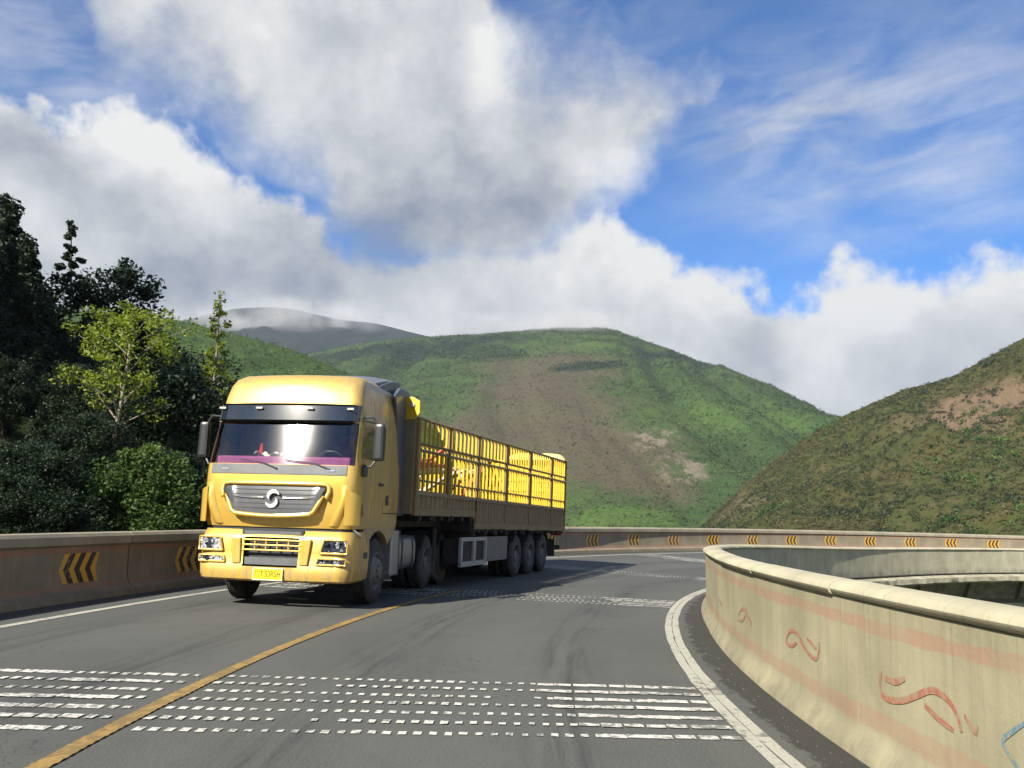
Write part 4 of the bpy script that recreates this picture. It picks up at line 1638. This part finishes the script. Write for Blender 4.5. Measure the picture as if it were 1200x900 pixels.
# sculpted corners beside the grille, and their air deflectors
for sx in (-1, 1):
    b = MB()

    def ridge(u, v, sx=sx):
        z = 1.25 + .62 * u
        xc = .93 + .19 * (1 - (1 - u) ** 1.6) * 1.0
        x = xc + (v - .5) * .16
        y = front_y(min(1.22, x), z, .005) - .045 * math.sin(math.pi * v) * math.sin(math.pi * min(1, .15 + .9 * u)) ** .6
        return (sx * x, y, z)
    b.grid(ridge, 12, 8)
    b.build('corner_ridge', 'gold_paint', truck, smooth=60)
    d = MB()

    def defl(off):
        def f(u, v):
            a = R(15 + 80 * v)
            rr_ = .20 + off
            cx, cy = 1.225 - .17, -1.395 + .05 + .18
            z = 1.27 + (.20 + .34 * (1 - v * .35)) * u
            return (sx * (cx + rr_ * math.sin(a)), cy - rr_ * math.cos(a), z)
        return f
    d.grid(defl(.034), 6, 8)
    n1 = len(d.v)
    d.grid(defl(.016), 6, 8)
    k = 7
    ring = [i for i in range(k)] + [k * j + 6 for j in range(1, 9)] + [k * 8 + i for i in range(5, -1, -1)] + [k * j for j in range(7, 0, -1)]
    for p_, q_ in zip(ring, ring[1:] + ring[:1]):
        d.f.append((p_, q_, q_ + n1, p_ + n1))
    d.build('air_deflector', 'gold_paint', truck, smooth=50)
# dark seam under the cab
MB().grid(lambda u, v: (-1.16 + 2.32 * u, front_y(-1.16 + 2.32 * u, 1.22, -.03), 1.155 + .06 * v), 20, 1).build('seam', 'dark_plastic', truck)

# bumper
BROWS = [(.40, 1.17, -1.40, -.42, .22, .07), (.43, 1.21, -1.44, -.42, .22, .07), (.50, 1.225, -1.455, -.42, .21, .07), (.62, 1.228, -1.455, -.42, .20, .07), (.66, 1.225, -1.435, -.42, .20, .07), (.85, 1.225, -1.425, -.42, .20, .07), (1.06, 1.222, -1.415, -.42, .20, .07),
         (1.09, 1.22, -1.40, -.42, .20, .07), (1.165, 1.205, -1.34, -.42, .2, .06)]
bp = MB()
O = [outline(r_) for r_ in BROWS]
off = 0
for o_ in O:
    bp.v += o_
hole = lambda i, j: (NSIDE + NC + 4 <= i < NSIDE + NC + NF - 4) and j in (3, 4, 5)
for j in range(len(O) - 1):
    for i in range(NPER - 1):
        if not hole(i, j):
            bp.f.append((j * NPER + i, j * NPER + i + 1, (j + 1) * NPER + i + 1, (j + 1) * NPER + i))
bumper = bp.build('bumper', 'gold_paint', truck, smooth=40)
MB().box((0, -1.30, .84), (.98, .03, .5)).build('bumper_recess', 'dark_plastic', truck)
for k in range(3):
    z = .865 + k * .075
    MB().box((0, -1.405, z), (.94, .035, .022)).build('grille_bar', 'gold_paint', bumper, bevel=.006)
for k in range(6):
    MB().box((-.45 + .18 * k, -1.395, .94), (.02, .03, .17)).build('grille_bar', 'gold_paint', bumper, bevel=.005)
MB().box((0, -1.375, .70), (.90, .03, .11)).build('radiator_slot', 'grey_plastic', bumper)
for sx in (-1, 1):
    MB().prism([(sx * .47, .66), (sx * .60, .66), (sx * .64, 1.05), (sx * .49, 1.05)], 'y', -1.450, -1.40).build('bumper_cheek', 'gold_paint', bumper, bevel=.015)
MB().box((.0, -1.36, 1.13), (.98, .06, .075)).build('step_slot', 'dark_plastic', bumper)
MB().box((.0, -1.385, 1.125), (.90, .02, .05)).build('step_tread', 'grey_plastic', bumper)


def by(x, z=.8):
    fx = 1.225 - .20
    if abs(x) <= fx:
        return -1.425 + .07 * (abs(x) / fx) ** 2.2
    t = min(1, (abs(x) - fx) / .20)
    return -1.425 + .07 + .20 - .20 * math.sqrt(1 - t * t)


def lampshape(sx, xa, xb, xa2, xb2, z0, z1, name, parent, seedk):
    def f(g_):
        def q(u, v):
            x = (xa + (xb - xa) * u) * (1 - v) + (xa2 + (xb2 - xa2) * u) * v
            return (sx * x, .35 * by(x) + .65 * by(min(x, 1.03)) - .012 * (x > 1.03) - g_, z0 + (z1 - z0) * v)
        return q
    hs = MB().grid(f(.012), 10, 4)
    housing = hs.build(name, 'lamp_white', parent, smooth=30)
    r_ = random.Random(seedk)
    rf_ = MB()
    for k in range(26):
        u, v = r_.uniform(.06, .94), r_.uniform(.1, .9)
        c = Vector(f(.022)(u, v))
        rot = Matrix.Rotation(r_.uniform(-.6, .6), 3, 'X') @ Matrix.Rotation(r_.uniform(-.7, .7), 3, 'Z') @ Matrix.Rotation(r_.uniform(-.5, .5), 3, 'Y')
        rf_.box(c, (r_.uniform(.03, .07), .012, r_.uniform(.02, .05)), rot)
    rf_.build('reflector', 'lamp_white', housing)
    dk = MB()
    for k in range(7):
        u, v = r_.uniform(.08, .92), r_.uniform(.15, .85)
        c = Vector(f(.026)(u, v))
        dk.box(c, (r_.uniform(.025, .05), .016, r_.uniform(.02, .035)), Matrix.Rotation(r_.uniform(-.4, .4), 3, 'Y'))
    dk.build('lamp_socket', 'dark_plastic', housing)
    MB().grid(f(.04), 10, 3).build('lens', 'lamp_lens', housing, smooth=60)
    lp = [f(.03)(u, 0) for u in np.linspace(0, 1, 9)] + [f(.03)(1, v) for v in (.33, .66)] + [f(.03)(u, 1) for u in np.linspace(1, 0, 9)] + [f(.03)(0, v) for v in (.66, .33)]
    MB().tube(lp + lp[:2], .017, 6, caps=False).build('bezel', 'gold_paint', housing, smooth=60)


for sx in (-1, 1):
    lampshape(sx, .78, 1.185, .84, 1.185, .845, 1.045, 'headlight', bumper, 3 + sx)
    lampshape(sx, .73, 1.17, .755, 1.175, .675, .765, 'fog_lamp', bumper, 9 + sx)

# number plate
pl = MB().box((.0, -1.475, .515), (.46, .012, .17)).build('number_plate', 'plate_yellow', truck, bevel=.006)
fr = MB()
for (cx_, cz_, w_, h_) in ((0, .60, .475, .012), (0, .43, .475, .012), (-.233, .515, .010, .16), (.233, .515, .010, .16)):
    fr.box((cx_, -1.482, cz_), (w_, .006, h_))
fr.build('plate_frame', 'white_cloth', pl)


def text_mesh(txt, size, name):
    cu = bpy.data.curves.new(name, 'FONT')
    cu.body = txt
    cu.size = size
    cu.align_x = 'CENTER'
    cu.align_y = 'CENTER'
    cu.extrude = .0015
    ob = bpy.data.objects.new(name, cu)
    COL.objects.link(ob)
    dg = bpy.context.evaluated_depsgraph_get()
    me_ = bpy.data.meshes.new_from_object(ob.evaluated_get(dg))
    bpy.data.objects.remove(ob)
    bpy.data.curves.remove(cu)
    return me_


tm = text_mesh('\u5dddT\u00b753R5H', .105, 'plate_text')
tm.transform(Matrix.Rotation(math.pi / 2, 4, 'X'))
tm.transform(Matrix.Scale(1.15, 4, (0, 0, 1)))
xs = [v.co.x for v in tm.vertices]
tm.transform(Matrix.Scale(.41 / (max(xs) - min(xs)), 4, (1, 0, 0)))
tm.transform(Matrix.Translation((0, -1.4835, .515)))
tm.materials.clear()
link(tm, 'plate_text', 'plate_ink', pl)

# cab interior
MB().box((0, -.99, 2.17), (2.2, .42, .26)).build('dashboard', 'purple_cloth', truck, bevel=.04)
for x in (-.62, .62):
    seat = MB().box((x, -.28, 1.85), (.52, .50, .14)).build('seat', 'purple_cloth', truck, bevel=.04)
    MB().box((x, .0, 2.23), (.50, .14, .70), Matrix.Rotation(-.15, 3, 'X')).build('seat_back', 'purple_cloth', seat, bevel=.05)
    MB().box((x, .03, 2.66), (.28, .10, .17)).build('headrest', 'purple_cloth', seat, bevel=.04)
sw = MB()
c = Vector((.62, -.68, 2.24))
ax1, ax2 = Vector((1, 0, 0)), Vector((0, -.62, .78)).normalized()
sw.tube([c + ax1 * (.23 * math.cos(a)) + ax2 * (.23 * math.sin(a)) for a in [2 * math.pi * k / 20 for k in range(22)]], .017, 6, caps=False)
for a in (.5, 2.64, 4.71):
    sw.tube([c, c + ax1 * (.22 * math.cos(a)) + ax2 * (.22 * math.sin(a))], .016, 5)
sw.tube([c, c + Vector((0, -.30, -.25))], .03, 6)
sw.build('steering_wheel', 'dark_plastic', truck, smooth=60)
MB().box((0, .62, 2.15), (2.2, .72, .22)).build('bunk', 'interior', truck, bevel=.04)
MB().box((0, .98, 2.55), (2.26, .04, 1.2)).build('curtain', 'interior', truck)
MB().box((0, -.2, 3.0), (2.1, 1.6, .05)).build('headliner', 'interior', truck)
for sx in (-1, 1):
    MB().box((sx * 1.165, -.45, 1.75), (.05, 1.3, .82)).build('door_trim', 'interior', truck)
cl = MB()


def clothf(u, v):
    x, y = -.50 + .42 * u, -1.17 + .24 * v
    return (x, y, 2.325 + .045 * math.sin(u * 9 + v * 3) * math.sin(v * 4 + 1) + .05 * noise.noise((u * 5, v * 5, 3)))


cl.grid(clothf, 14, 8)
link(cl.mesh('cloth', smooth=60), 'cloth', 'white_cloth', truck, label='crumpled pale cloth on the dashboard')
MB().tube([(-.52, -.88, 2.3), (-.50, -.90, 2.52)], [.05, .015], 6).build('pennant', 'red_plastic', truck, label='small red pennant inside the windshield')

# mirrors
for sx in (-1, 1):
    mr = MB().box((sx * 1.47, -.95, 2.56), (.17, .14, .58), taper=(.92, .9)).build('mirror', 'mirror_plastic', truck, bevel=.045)
    MB().box((sx * 1.47, -.877, 2.60), (.15, .008, .36)).build('mirror_glass', 'chrome', mr)
    MB().tube([(sx * 1.19, -.93, 2.94), (sx * 1.35, -.97, 2.95), (sx * 1.43, -.95, 2.84)], .02, 6).build('mirror_arm', 'dark_plastic', truck)
    MB().tube([(sx * 1.20, -.98, 2.20), (sx * 1.35, -.98, 2.17), (sx * 1.43, -.95, 2.28)], .02, 6).build('mirror_arm', 'dark_plastic', truck)
    MB().box((sx * 1.245, -.93, 2.10), (.05, .20, .16)).build('cornering_window', 'dark_plastic', truck, bevel=.02)
# doors: seams, handle, badge, wheel arch trim
for sx in (-1, 1):
    sm = MB()
    for (y0, z0, y1, z1) in ((-.98, 1.28, -.98, 2.9), (.12, 1.55, .12, 2.9), (-.98, 2.9, .12, 2.93)):
        sm.tube([(sx * 1.226, y0, z0), (sx * 1.222 if z1 < 2.5 else sx * 1.196, y1, z1)], .007, 4)
    sm.build('door_seam', 'dark_plastic', truck)
    MB().box((sx * 1.242, -.02, 1.93), (.03, .20, .045)).build('door_handle', 'dark_plastic', truck, bevel=.01)
    bd = MB()
    bd.prism([(.30, 1.60), (.42, 1.60), (.44, 1.66), (.36, 1.69), (.43, 1.74), (.40, 1.77), (.30, 1.75), (.28, 1.68)], 'x', sx * 1.222, sx * 1.245)
    bd.build('side_badge', 'dark_plastic', truck)
    MB().box((sx * 1.236, -.85, 1.50), (.012, .12, .18)).build('side_decal', 'gold_dusty', truck)
    MB().tube([(sx * 1.225, .16, 1.46), (sx * 1.225, 1.02, 1.46)], .008, 4).build('door_seam', 'dark_plastic', truck)
    # lower side skirt between bumper and arch, and the arch itself
    arch = [(-.42, .42), (-.42, 1.21)] + [(1.02, 1.21)] + [(.80, 1.14)] + [(.66 * math.cos(a), .53 + .66 * math.sin(a)) for a in np.linspace(R(66), R(150), 12)] + [(-.60, .55), (-.60, .42)]
    arch = [(-.60, .42), (-.60, 1.21), (1.00, 1.21), (.94, 1.16)] + [(.665 * math.cos(a), .53 + .665 * math.sin(a)) for a in np.linspace(R(55), R(172), 16)] + [(-.62, .42)]
    MB().prism([(-.62, 1.215), (1.0, 1.215)] + [(.70 * math.cos(a), .53 + .64 * math.sin(a)) for a in np.linspace(R(40), R(178), 18)], 'x', sx * 1.10, sx * 1.222).build('wheel_arch', 'gold_dusty', truck, bevel=.01)
    MB().box((sx * 1.165, -.56, .82), (.10, .28, .78)).build('side_skirt', 'gold_dusty', truck, bevel=.02)
    MB().box((sx * 1.215, -.62, .80), (.03, .20, .10)).build('side_lamp', 'dark_plastic', truck, bevel=.01)
    MB().tube([(sx * 1.14, -1.05, 1.20), (sx * 1.235, -1.02, 1.13), (sx * 1.235, -.92, 1.10)], .022, 6).build('side_repeater', 'chrome', truck, smooth=60)
    # rear corner fairing of the cab
    MB().prism([(.62, 3.52), (.95, 3.70), (1.52, 3.70), (1.56, 3.3), (1.50, 1.42), (1.12, 1.42), (.98, 1.7), (.92, 2.6), (.80, 3.2)], 'x', sx * 1.145, sx * 1.215).build('side_fairing', 'slate_panel', truck, bevel=.025)
    # battery box, step and tank behind the front wheel
    MB().box((sx * 1.10, 1.02, .78), (.24, .42, .78)).build('battery_box', 'aluminium', truck, bevel=.03)
    MB().box((sx * 1.10, 1.24, .78), (.26, .015, .80)).build('box_strap', 'grey_plastic', truck)
    tk = MB().prism([(sx * (.92 + .26 * math.copysign(abs(math.cos(a)) ** .5, math.cos(a))), .76 + .31 * math.copysign(abs(math.sin(a)) ** .5, math.sin(a))) for a in [2 * math.pi * k / 20 for k in range(20)]], 'y', 1.42, 2.50)
    tank = tk.build('fuel_tank', 'aluminium', truck, smooth=30)
    for y in (1.6, 2.3):
        MB().box((sx * 1.185, y, .76), (.01, .05, .6)).build('tank_strap', 'dark_plastic', tank)
    MB().tube([(sx * 1.0, 1.9, 1.08), (sx * 1.0, 1.9, 1.13)], .05, 10).build('filler_cap', 'dark_plastic', tank)
    # drive mudguards
    for y in (3.25, 4.58):
        MB().grid(lambda u, v, y=y: (sx * (.62 + .62 * v), y + .60 * math.cos(R(25 + 130 * u)), .53 + .60 * math.sin(R(25 + 130 * u))), 12, 1).build('mudguard', 'dark_plastic', truck, smooth=60)
    MB().box((sx * .40, 2.2, .95), (.09, 6.4, .27)).build('chassis_rail', 'chassis', truck)
for y in (0, 3.25, 4.58):
    MB().tube([(-1.0, y, .52), (1.0, y, .52)], .09, 8).build('axle', 'chassis', truck)
MB().box((0, 3.9, 1.16), (.9, .9, .10)).build('fifth_wheel', 'chassis', truck, bevel=.03)
MB().box((0, -.2, .86), (.8, 1.4, .6)).build('engine', 'chassis', truck, bevel=.06)
MB().box((0, 1.35, 1.75), (1.3, .25, 1.3)).build('air_intake', 'chassis', truck, bevel=.05)
# roof deflector
rd_ = MB()


def rdf(u, v):
    x = -1.0 + 2.0 * u
    y = -.35 + 1.72 * v
    zz = 3.63 + .28 * math.sin(min(1, v * 1.05) * math.pi / 2) - .10 * (abs(x)) ** 4 + .02 * v
    return (x * (1 + .06 * v), y, zz)


rd_.grid(rdf, 12, 12)
n1 = len(rd_.v)
rd_.grid(lambda u, v: (rdf(u, v)[0], rdf(u, v)[1], rdf(u, v)[2] - .05), 12, 12)
k = 13
ring = [i for i in range(k)] + [k * j + 12 for j in range(1, 13)] + [k * 12 + i for i in range(11, -1, -1)] + [k * j for j in range(11, 0, -1)]
for a, b in zip(ring, ring[1:] + ring[:1]):
    rd_.f.append((a, b, b + n1, a + n1))
rd_.build('roof_deflector', 'slate_panel', truck, smooth=50)
for sx in (-1, 1):
    MB().prism([(-.05, 3.52), (1.34, 3.60), (1.38, 3.86), (.85, 3.80), (.3, 3.66)], 'x', sx * 1.02, sx * 1.075).build('deflector_side', 'slate_panel', truck, bevel=.015)

# ------------------------------------------------------------------ trailer
tr = empty('stake_trailer', label='long yellow stake sided semi trailer behind the gold tractor', cat='trailer')
place(tr, -1.007, 22.977, .2938)
Y0, Y1, HW, ZT = -6.88, 4.92, 1.25, 3.24
for sd in (-1, 1):
    for q, y in enumerate((0, 1.31, 2.62)):
        wheel(tr, sd * 1.215, y, sd, WR, .4 * q, dual=True)
        MB().grid(lambda u, v, y=y: (sd * (.62 + .62 * v), y + .59 * math.cos(R(35 + 110 * u)), .53 + .57 * math.sin(R(35 + 110 * u))), 10, 1).build('mudguard', 'chassis', tr, smooth=60)
    MB().prism([(-6.7, 1.22), (-4.0, 1.22), (-3.4, .88), (4.8, .88), (4.8, 1.14), (-6.7, 1.44)], 'x', sd * .42, sd * .52).build('chassis_rail', 'chassis', tr)
for y in (0, 1.31, 2.62):
    MB().tube([(-1.0, y, .52), (1.0, y, .52)], .075, 8).build('axle', 'chassis', tr)
MB().prism([(Y0, 1.50), (Y0, 1.58), (Y1, 1.22), (Y1, 1.14), (-3.55, 1.14), (-3.6, 1.44)], 'x', -1.2, 1.2).build('bed_floor', 'chassis', tr)
for k in range(15):
    y = Y0 + .4 + k * .79
    MB().box((0, y, 1.40 if y < -3.55 else 1.10), (2.42, .10, .10)).build('cross_member', 'chassis', tr)

POSTS = [Y0, -5.20, -3.40, -1.30, .83, 3.15, Y1]


def zb(y):
    """top of the side boards"""
    return 1.86 + (1.74 - 1.86) * (y - Y0) / (Y1 - Y0)


def zl(y):
    return 1.45 if y < -3.52 else 1.20 - .10 * (y + 3.5) / 8.4


barv = {}


def bar_mesh(h, far):
    h = (round(h, 3), far)
    key, h = h, h[0]
    if key not in barv:
        me_ = MB().box((0, 0, h / 2), (.042 if far else .04, .034 if far else .036, h)).mesh('bar')
        me_.materials.append(MATS['yellow_paint'])
        barv[key] = me_
    return barv[key]


for sd in (-1, 1):
    x = sd * HW
    # corrugated drop sides
    edges = [Y0, -5.20, -3.52, -1.30, .83, 3.15, Y1]
    for a, b in zip(edges, edges[1:]):
        m = MB()
        n = max(6, int((b - a) / .105)) // 2 * 2
        prof = []
        for i in range(n + 1):
            y = a + .03 + (b - a - .06) * i / n
            prof.append((x + sd * (.018 if (i // 1) % 2 else -.018), y))
        vs, fs = [], []
        pts = []
        for i in range(n):
            y0_ = a + .03 + (b - a - .06) * i / n
            y1_ = a + .03 + (b - a - .06) * (i + 1) / n
            o_ = sd * (.018 if i % 2 else -.010)
            pts += [(x + o_, y0_ + .012), (x + o_, y1_ - .012)]
        for (px_, py_) in pts:
            vs += [(px_, py_, zl((a + b) / 2)), (px_, py_, zb(py_))]
        fs = [(2 * i, 2 * i + 2, 2 * i + 3, 2 * i + 1) for i in range(len(pts) - 1)]
        m.add(vs, fs)
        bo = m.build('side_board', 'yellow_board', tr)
        zmid = zl((a + b) / 2)
        MB().box((x + sd * .012, (a + b) / 2, zmid + .07), (.05, b - a - .02, .13)).build('board_rail', 'yellow_board', bo, bevel=.008)
        mt = MB()
        mt.add([(x - .03, a + .02, zb(a) - .03), (x + .045, a + .02, zb(a) - .03), (x + .045, b - .02, zb(b) - .03), (x - .03, b - .02, zb(b) - .03),
                (x - .03, a + .02, zb(a) + .03), (x + .045, a + .02, zb(a) + .03), (x + .045, b - .02, zb(b) + .03), (x - .03, b - .02, zb(b) + .03)],
               [(0, 1, 2, 3), (4, 7, 6, 5), (0, 4, 5, 1), (1, 5, 6, 2), (2, 6, 7, 3), (3, 7, 4, 0)])
        mt.build('board_rail', 'yellow_board', bo)
        for k in range(max(2, int((b - a) / .55))):
            yy = a + .25 + k * .55
            MB().box((x + sd * .03, yy, zmid - .03), (.05, .06, .09)).build('latch', 'chassis', bo)
    for y in POSTS:
        yy = min(max(y, Y0 + .05), Y1 - .05)
        MB().box((x, yy, (ZT + zl(yy)) / 2), (.075, .085, ZT - zl(yy))).build('post', 'stake_rail', tr, bevel=.008)
    for a, b in zip(POSTS, POSTS[1:]):
        for (f0, f1) in ((.02, .57), (.66, .985)):
            za = lambda y: zb(y) + (ZT - zb(y)) * f0
            zc_ = lambda y: zb(y) + (ZT - zb(y)) * f1
            pm = MB()
            y0_, y1_ = a + .05, b - .05
            rails = [(za, .03), (zc_, .03)]
            if f0 < .1:
                zm = lambda y: zb(y) + (ZT - zb(y)) * .17
                rails.append((zm, .022))
            for fz, rr_ in rails:
                pm.tube([(x, y0_, fz(y0_)), (x, y1_, fz(y1_))], rr_, 4)
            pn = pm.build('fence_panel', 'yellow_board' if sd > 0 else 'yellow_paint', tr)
            nb_ = max(5, int((b - a) / (.235 if sd > 0 else .27)))
            for i in range(nb_):
                y = y0_ + (y1_ - y0_) * (i + .5) / nb_
                hh = round(zc_(y) - za(y), 2)
                o = link(bar_mesh(hh, sd < 0), 'bar', None, pn)
                o.location = (x, y, za(y))
# headboard with a lifted top plate, and the rear gate
MB().box((0, Y0 - .02, 2.35), (2.46, .06, 1.75)).build('headboard', 'yellow_board', tr, bevel=.01)
hp = MB().prism([(-1.24, 3.20), (1.20, 3.18), (1.31, 3.30), (1.30, 3.52), (1.16, 3.60), (-1.2, 3.60)], 'y', Y0 - .07, Y0 - .01).build('headboard_plate', 'yellow_paint', tr, bevel=.01)
MB().tube([(1.16, Y0 - .10, 3.45), (1.16, Y0 - .068, 3.45)], .05, 12).build('hook', 'off_white', hp)
gm = MB()
for i in range(30):                       # corrugated sheet
    gm.box((-1.17 + .081 * i, Y1 - .02 - (.03 if i % 2 else 0), 2.22), (.079, .03, 2.02))
gate = gm.build('rear_gate', 'yellow_paint', tr)
for i in range(12):
    MB().box((-1.1 + .2 * i, Y1 - .065, 2.5), (.035, .04, 1.40)).build('bar', 'yellow_paint', gate)
for z in (1.75, 2.32, 2.62, 3.19):
    MB().box((0, Y1 - .07, z), (2.42, .06, .09 if z in (2.32, 2.62) else .05)).build('gate_rail', 'yellow_paint', gate)
tarp = MB()


def tarpf(u, v):
    x = -.55 + 1.82 * u
    y = Y1 - .30 + .42 * v
    ed = (1 - abs(2 * u - 1) ** 8)
    return (x, y, 3.26 + .20 * ed * math.sin(math.pi * min(1, .22 + .62 * v)) ** .8 + .03 * noise.noise((x * 3, y * 3, 1)))


tarp.grid(tarpf, 24, 12)
n1 = len(tarp.v)
tarp.grid(lambda u, v: (tarpf(u, v)[0], tarpf(u, v)[1], 3.235), 24, 12)
k = 25
ring = [i for i in range(k)] + [k * j + 24 for j in range(1, 13)] + [k * 12 + i for i in range(23, -1, -1)] + [k * j for j in range(11, 0, -1)]
for a, b in zip(ring, ring[1:] + ring[:1]):
    tarp.f.append((a, b, b + n1, a + n1))
tarp.build('rolled_tarp', 'pale_tarp', tr, smooth=50, label='folded pale tarpaulin over the rear top')

# gear under the trailer
for sd in (-1, 1):
    tb_ = MB()
    x = sd * 1.16
    for (yc, zc_, wy, hz) in ((-4.0, .72, .10, .58), (-2.38, .72, .10, .58), (-3.2, .98, 1.7, .08), (-3.2, .46, 1.7, .10), (-3.17, .72, .12, .5)):
        tb_.box((x, yc, zc_), (.06, wy, hz))
    bx_ = tb_.build('tool_box', 'off_white', tr, label='pale frame with two dark openings under the bed')
    MB().box((x - sd * .22, -3.2, .72), (.36, 1.6, .5)).build('box_body', 'chassis', bx_)
    MB().box((sd * 1.17, -1.52, .74), (.035, 1.55, .56)).build('side_guard', 'grey_plastic', tr, bevel=.01)
    MB().tube([(sd * .75, -4.55, .25), (sd * .75, -4.55, 1.2)], .06, 8).build('landing_leg', 'chassis', tr)
    MB().box((sd * .75, -4.55, .22), (.2, .2, .04)).build('landing_foot', 'chassis', tr)
    MB().box((sd * .92, 4.1, .62), (.5, .02, .5)).build('mud_flap', 'rubber', tr)
MB().box((0, 4.75, .62), (2.35, .10, .12)).build('rear_bumper', 'chassis', tr, bevel=.01)
for sx in (-.7, .7):
    MB().box((sx, 4.72, .88), (.08, .08, .46)).build('bumper_bracket', 'chassis', tr)
for sx in (-1.0, 1.0):
    MB().box((sx, 4.93, 1.02), (.34, .04, .12)).build('tail_lamp', 'red_plastic', tr, bevel=.01)

# load inside the trailer: loose red and pale poles and straps
r_ = random.Random(11)
for i in range(9):
    y = -6.4 + i * .62 + r_.uniform(-.15, .15)
    a = Vector((r_.uniform(-.9, .2), y, 1.75 + r_.uniform(0, .2)))
    b = Vector((r_.uniform(.3, 1.12), y + r_.uniform(-.1, .7), 2.35 + r_.uniform(-.1, .75)))
    c_ = MB().tube([a, a.lerp(b, .5) + Vector((0, 0, .08)), b], .03 + .012 * (i % 3), 6)
    names = (('strap_red', 'red pole leaning inside the front half of the trailer'), ('strap_pale', 'pale pink pole leaning inside the front half of the trailer'))[i % 2]
    o = c_.build('pole', names[0], None, smooth=60, label=names[1], cat='pole', group='poles loaded in the trailer')
    o.matrix_world = tr.matrix_world.copy()
for i, (y, z, L) in enumerate(((-5.9, 2.55, 1.5), (-5.7, 2.42, 1.3), (-3.2, 2.5, .8))):
    nb_ = MB()
    for q in range(4):
        nb_.tube([(.15 + .22 * q, y, z - .05 * q), (.2 + .22 * q, y + L, z + .10 - .05 * q)], .045, 6)
    o = nb_.build('pole_bundle', 'strap_pale' if i else 'strap_red', None, smooth=60,
                  label=('red bundle of poles lying at the front of the trailer', 'pale bundle of poles just below the red bundle in the trailer', 'short pale bundle of poles near the middle of the trailer')[i], cat='poles')
    o.matrix_world = tr.matrix_world.copy()

# ------------------------------------------------------------------ air
hz, q, b = newmat('haze')
q.n.remove(b)
pv = q.new('ShaderNodeVolumePrincipled')
pv.inputs['Color'].default_value = (.72, .85, 1.0, 1)
pv.inputs['Density'].default_value = .00011
pv.inputs['Anisotropy'].default_value = .2
q.l.new(pv.outputs[0], q.n['Material Output'].inputs['Volume'])
MB().box((0, 1200, 260), (6600, 5400, 570)).build('haze', 'haze', None, kind='stuff', label='thin pale haze filling the valley')

# cloud resting on the ridges: soft bodies of mist, thickest at their middle
mm, q, b = newmat('ridge_mist')
q.n.remove(b)
oc = q.new('ShaderNodeTexCoord').outputs['Object']
pos = q.new('ShaderNodeNewGeometry').outputs['Position']
fall = q.smooth(q.vm('LENGTH', oc), .35, 1., 1, 0)
nn_ = q.noise(pos, .011, 4, .6)
dn = q.m('MULTIPLY', q.m('MULTIPLY', fall, q.smooth(nn_, .40, .66)), .011)
sc_ = q.new('ShaderNodeVolumeScatter')
sc_.inputs['Color'].default_value = (.95, .96, .98, 1)
q.set(sc_.inputs['Density'], dn)
q.l.new(sc_.outputs[0], q.n['Material Output'].inputs['Volume'])
bm = bmesh.new()
bmesh.ops.create_icosphere(bm, subdivisions=3, radius=1)
mist_me = bpy.data.meshes.new('mist')
bm.to_mesh(mist_me)
bm.free()
mist_me.materials.append(mm)
for (px, py, dep, rx, rz, lab) in ((345, 372, 2350, 330, 62, 'mist drifting across the dark distant mountain'), (240, 378, 2300, 230, 46, 'mist lying left on the dark distant mountain'), (690, 378, 1230, 150, 24, 'thin cloud wrapping the top of the green and brown mountain'), (570, 380, 1270, 140, 20, 'thin cloud along the ridge left of the mountain top')):
    o = link(mist_me, 'mist', None, None, label=lab, kind='stuff')
    o.location = W(px, py, dep)
    o.scale = (rx, rx * .5, rz)
S.cycles.volume_step_rate = 2.0
S.cycles.volume_max_steps = 64
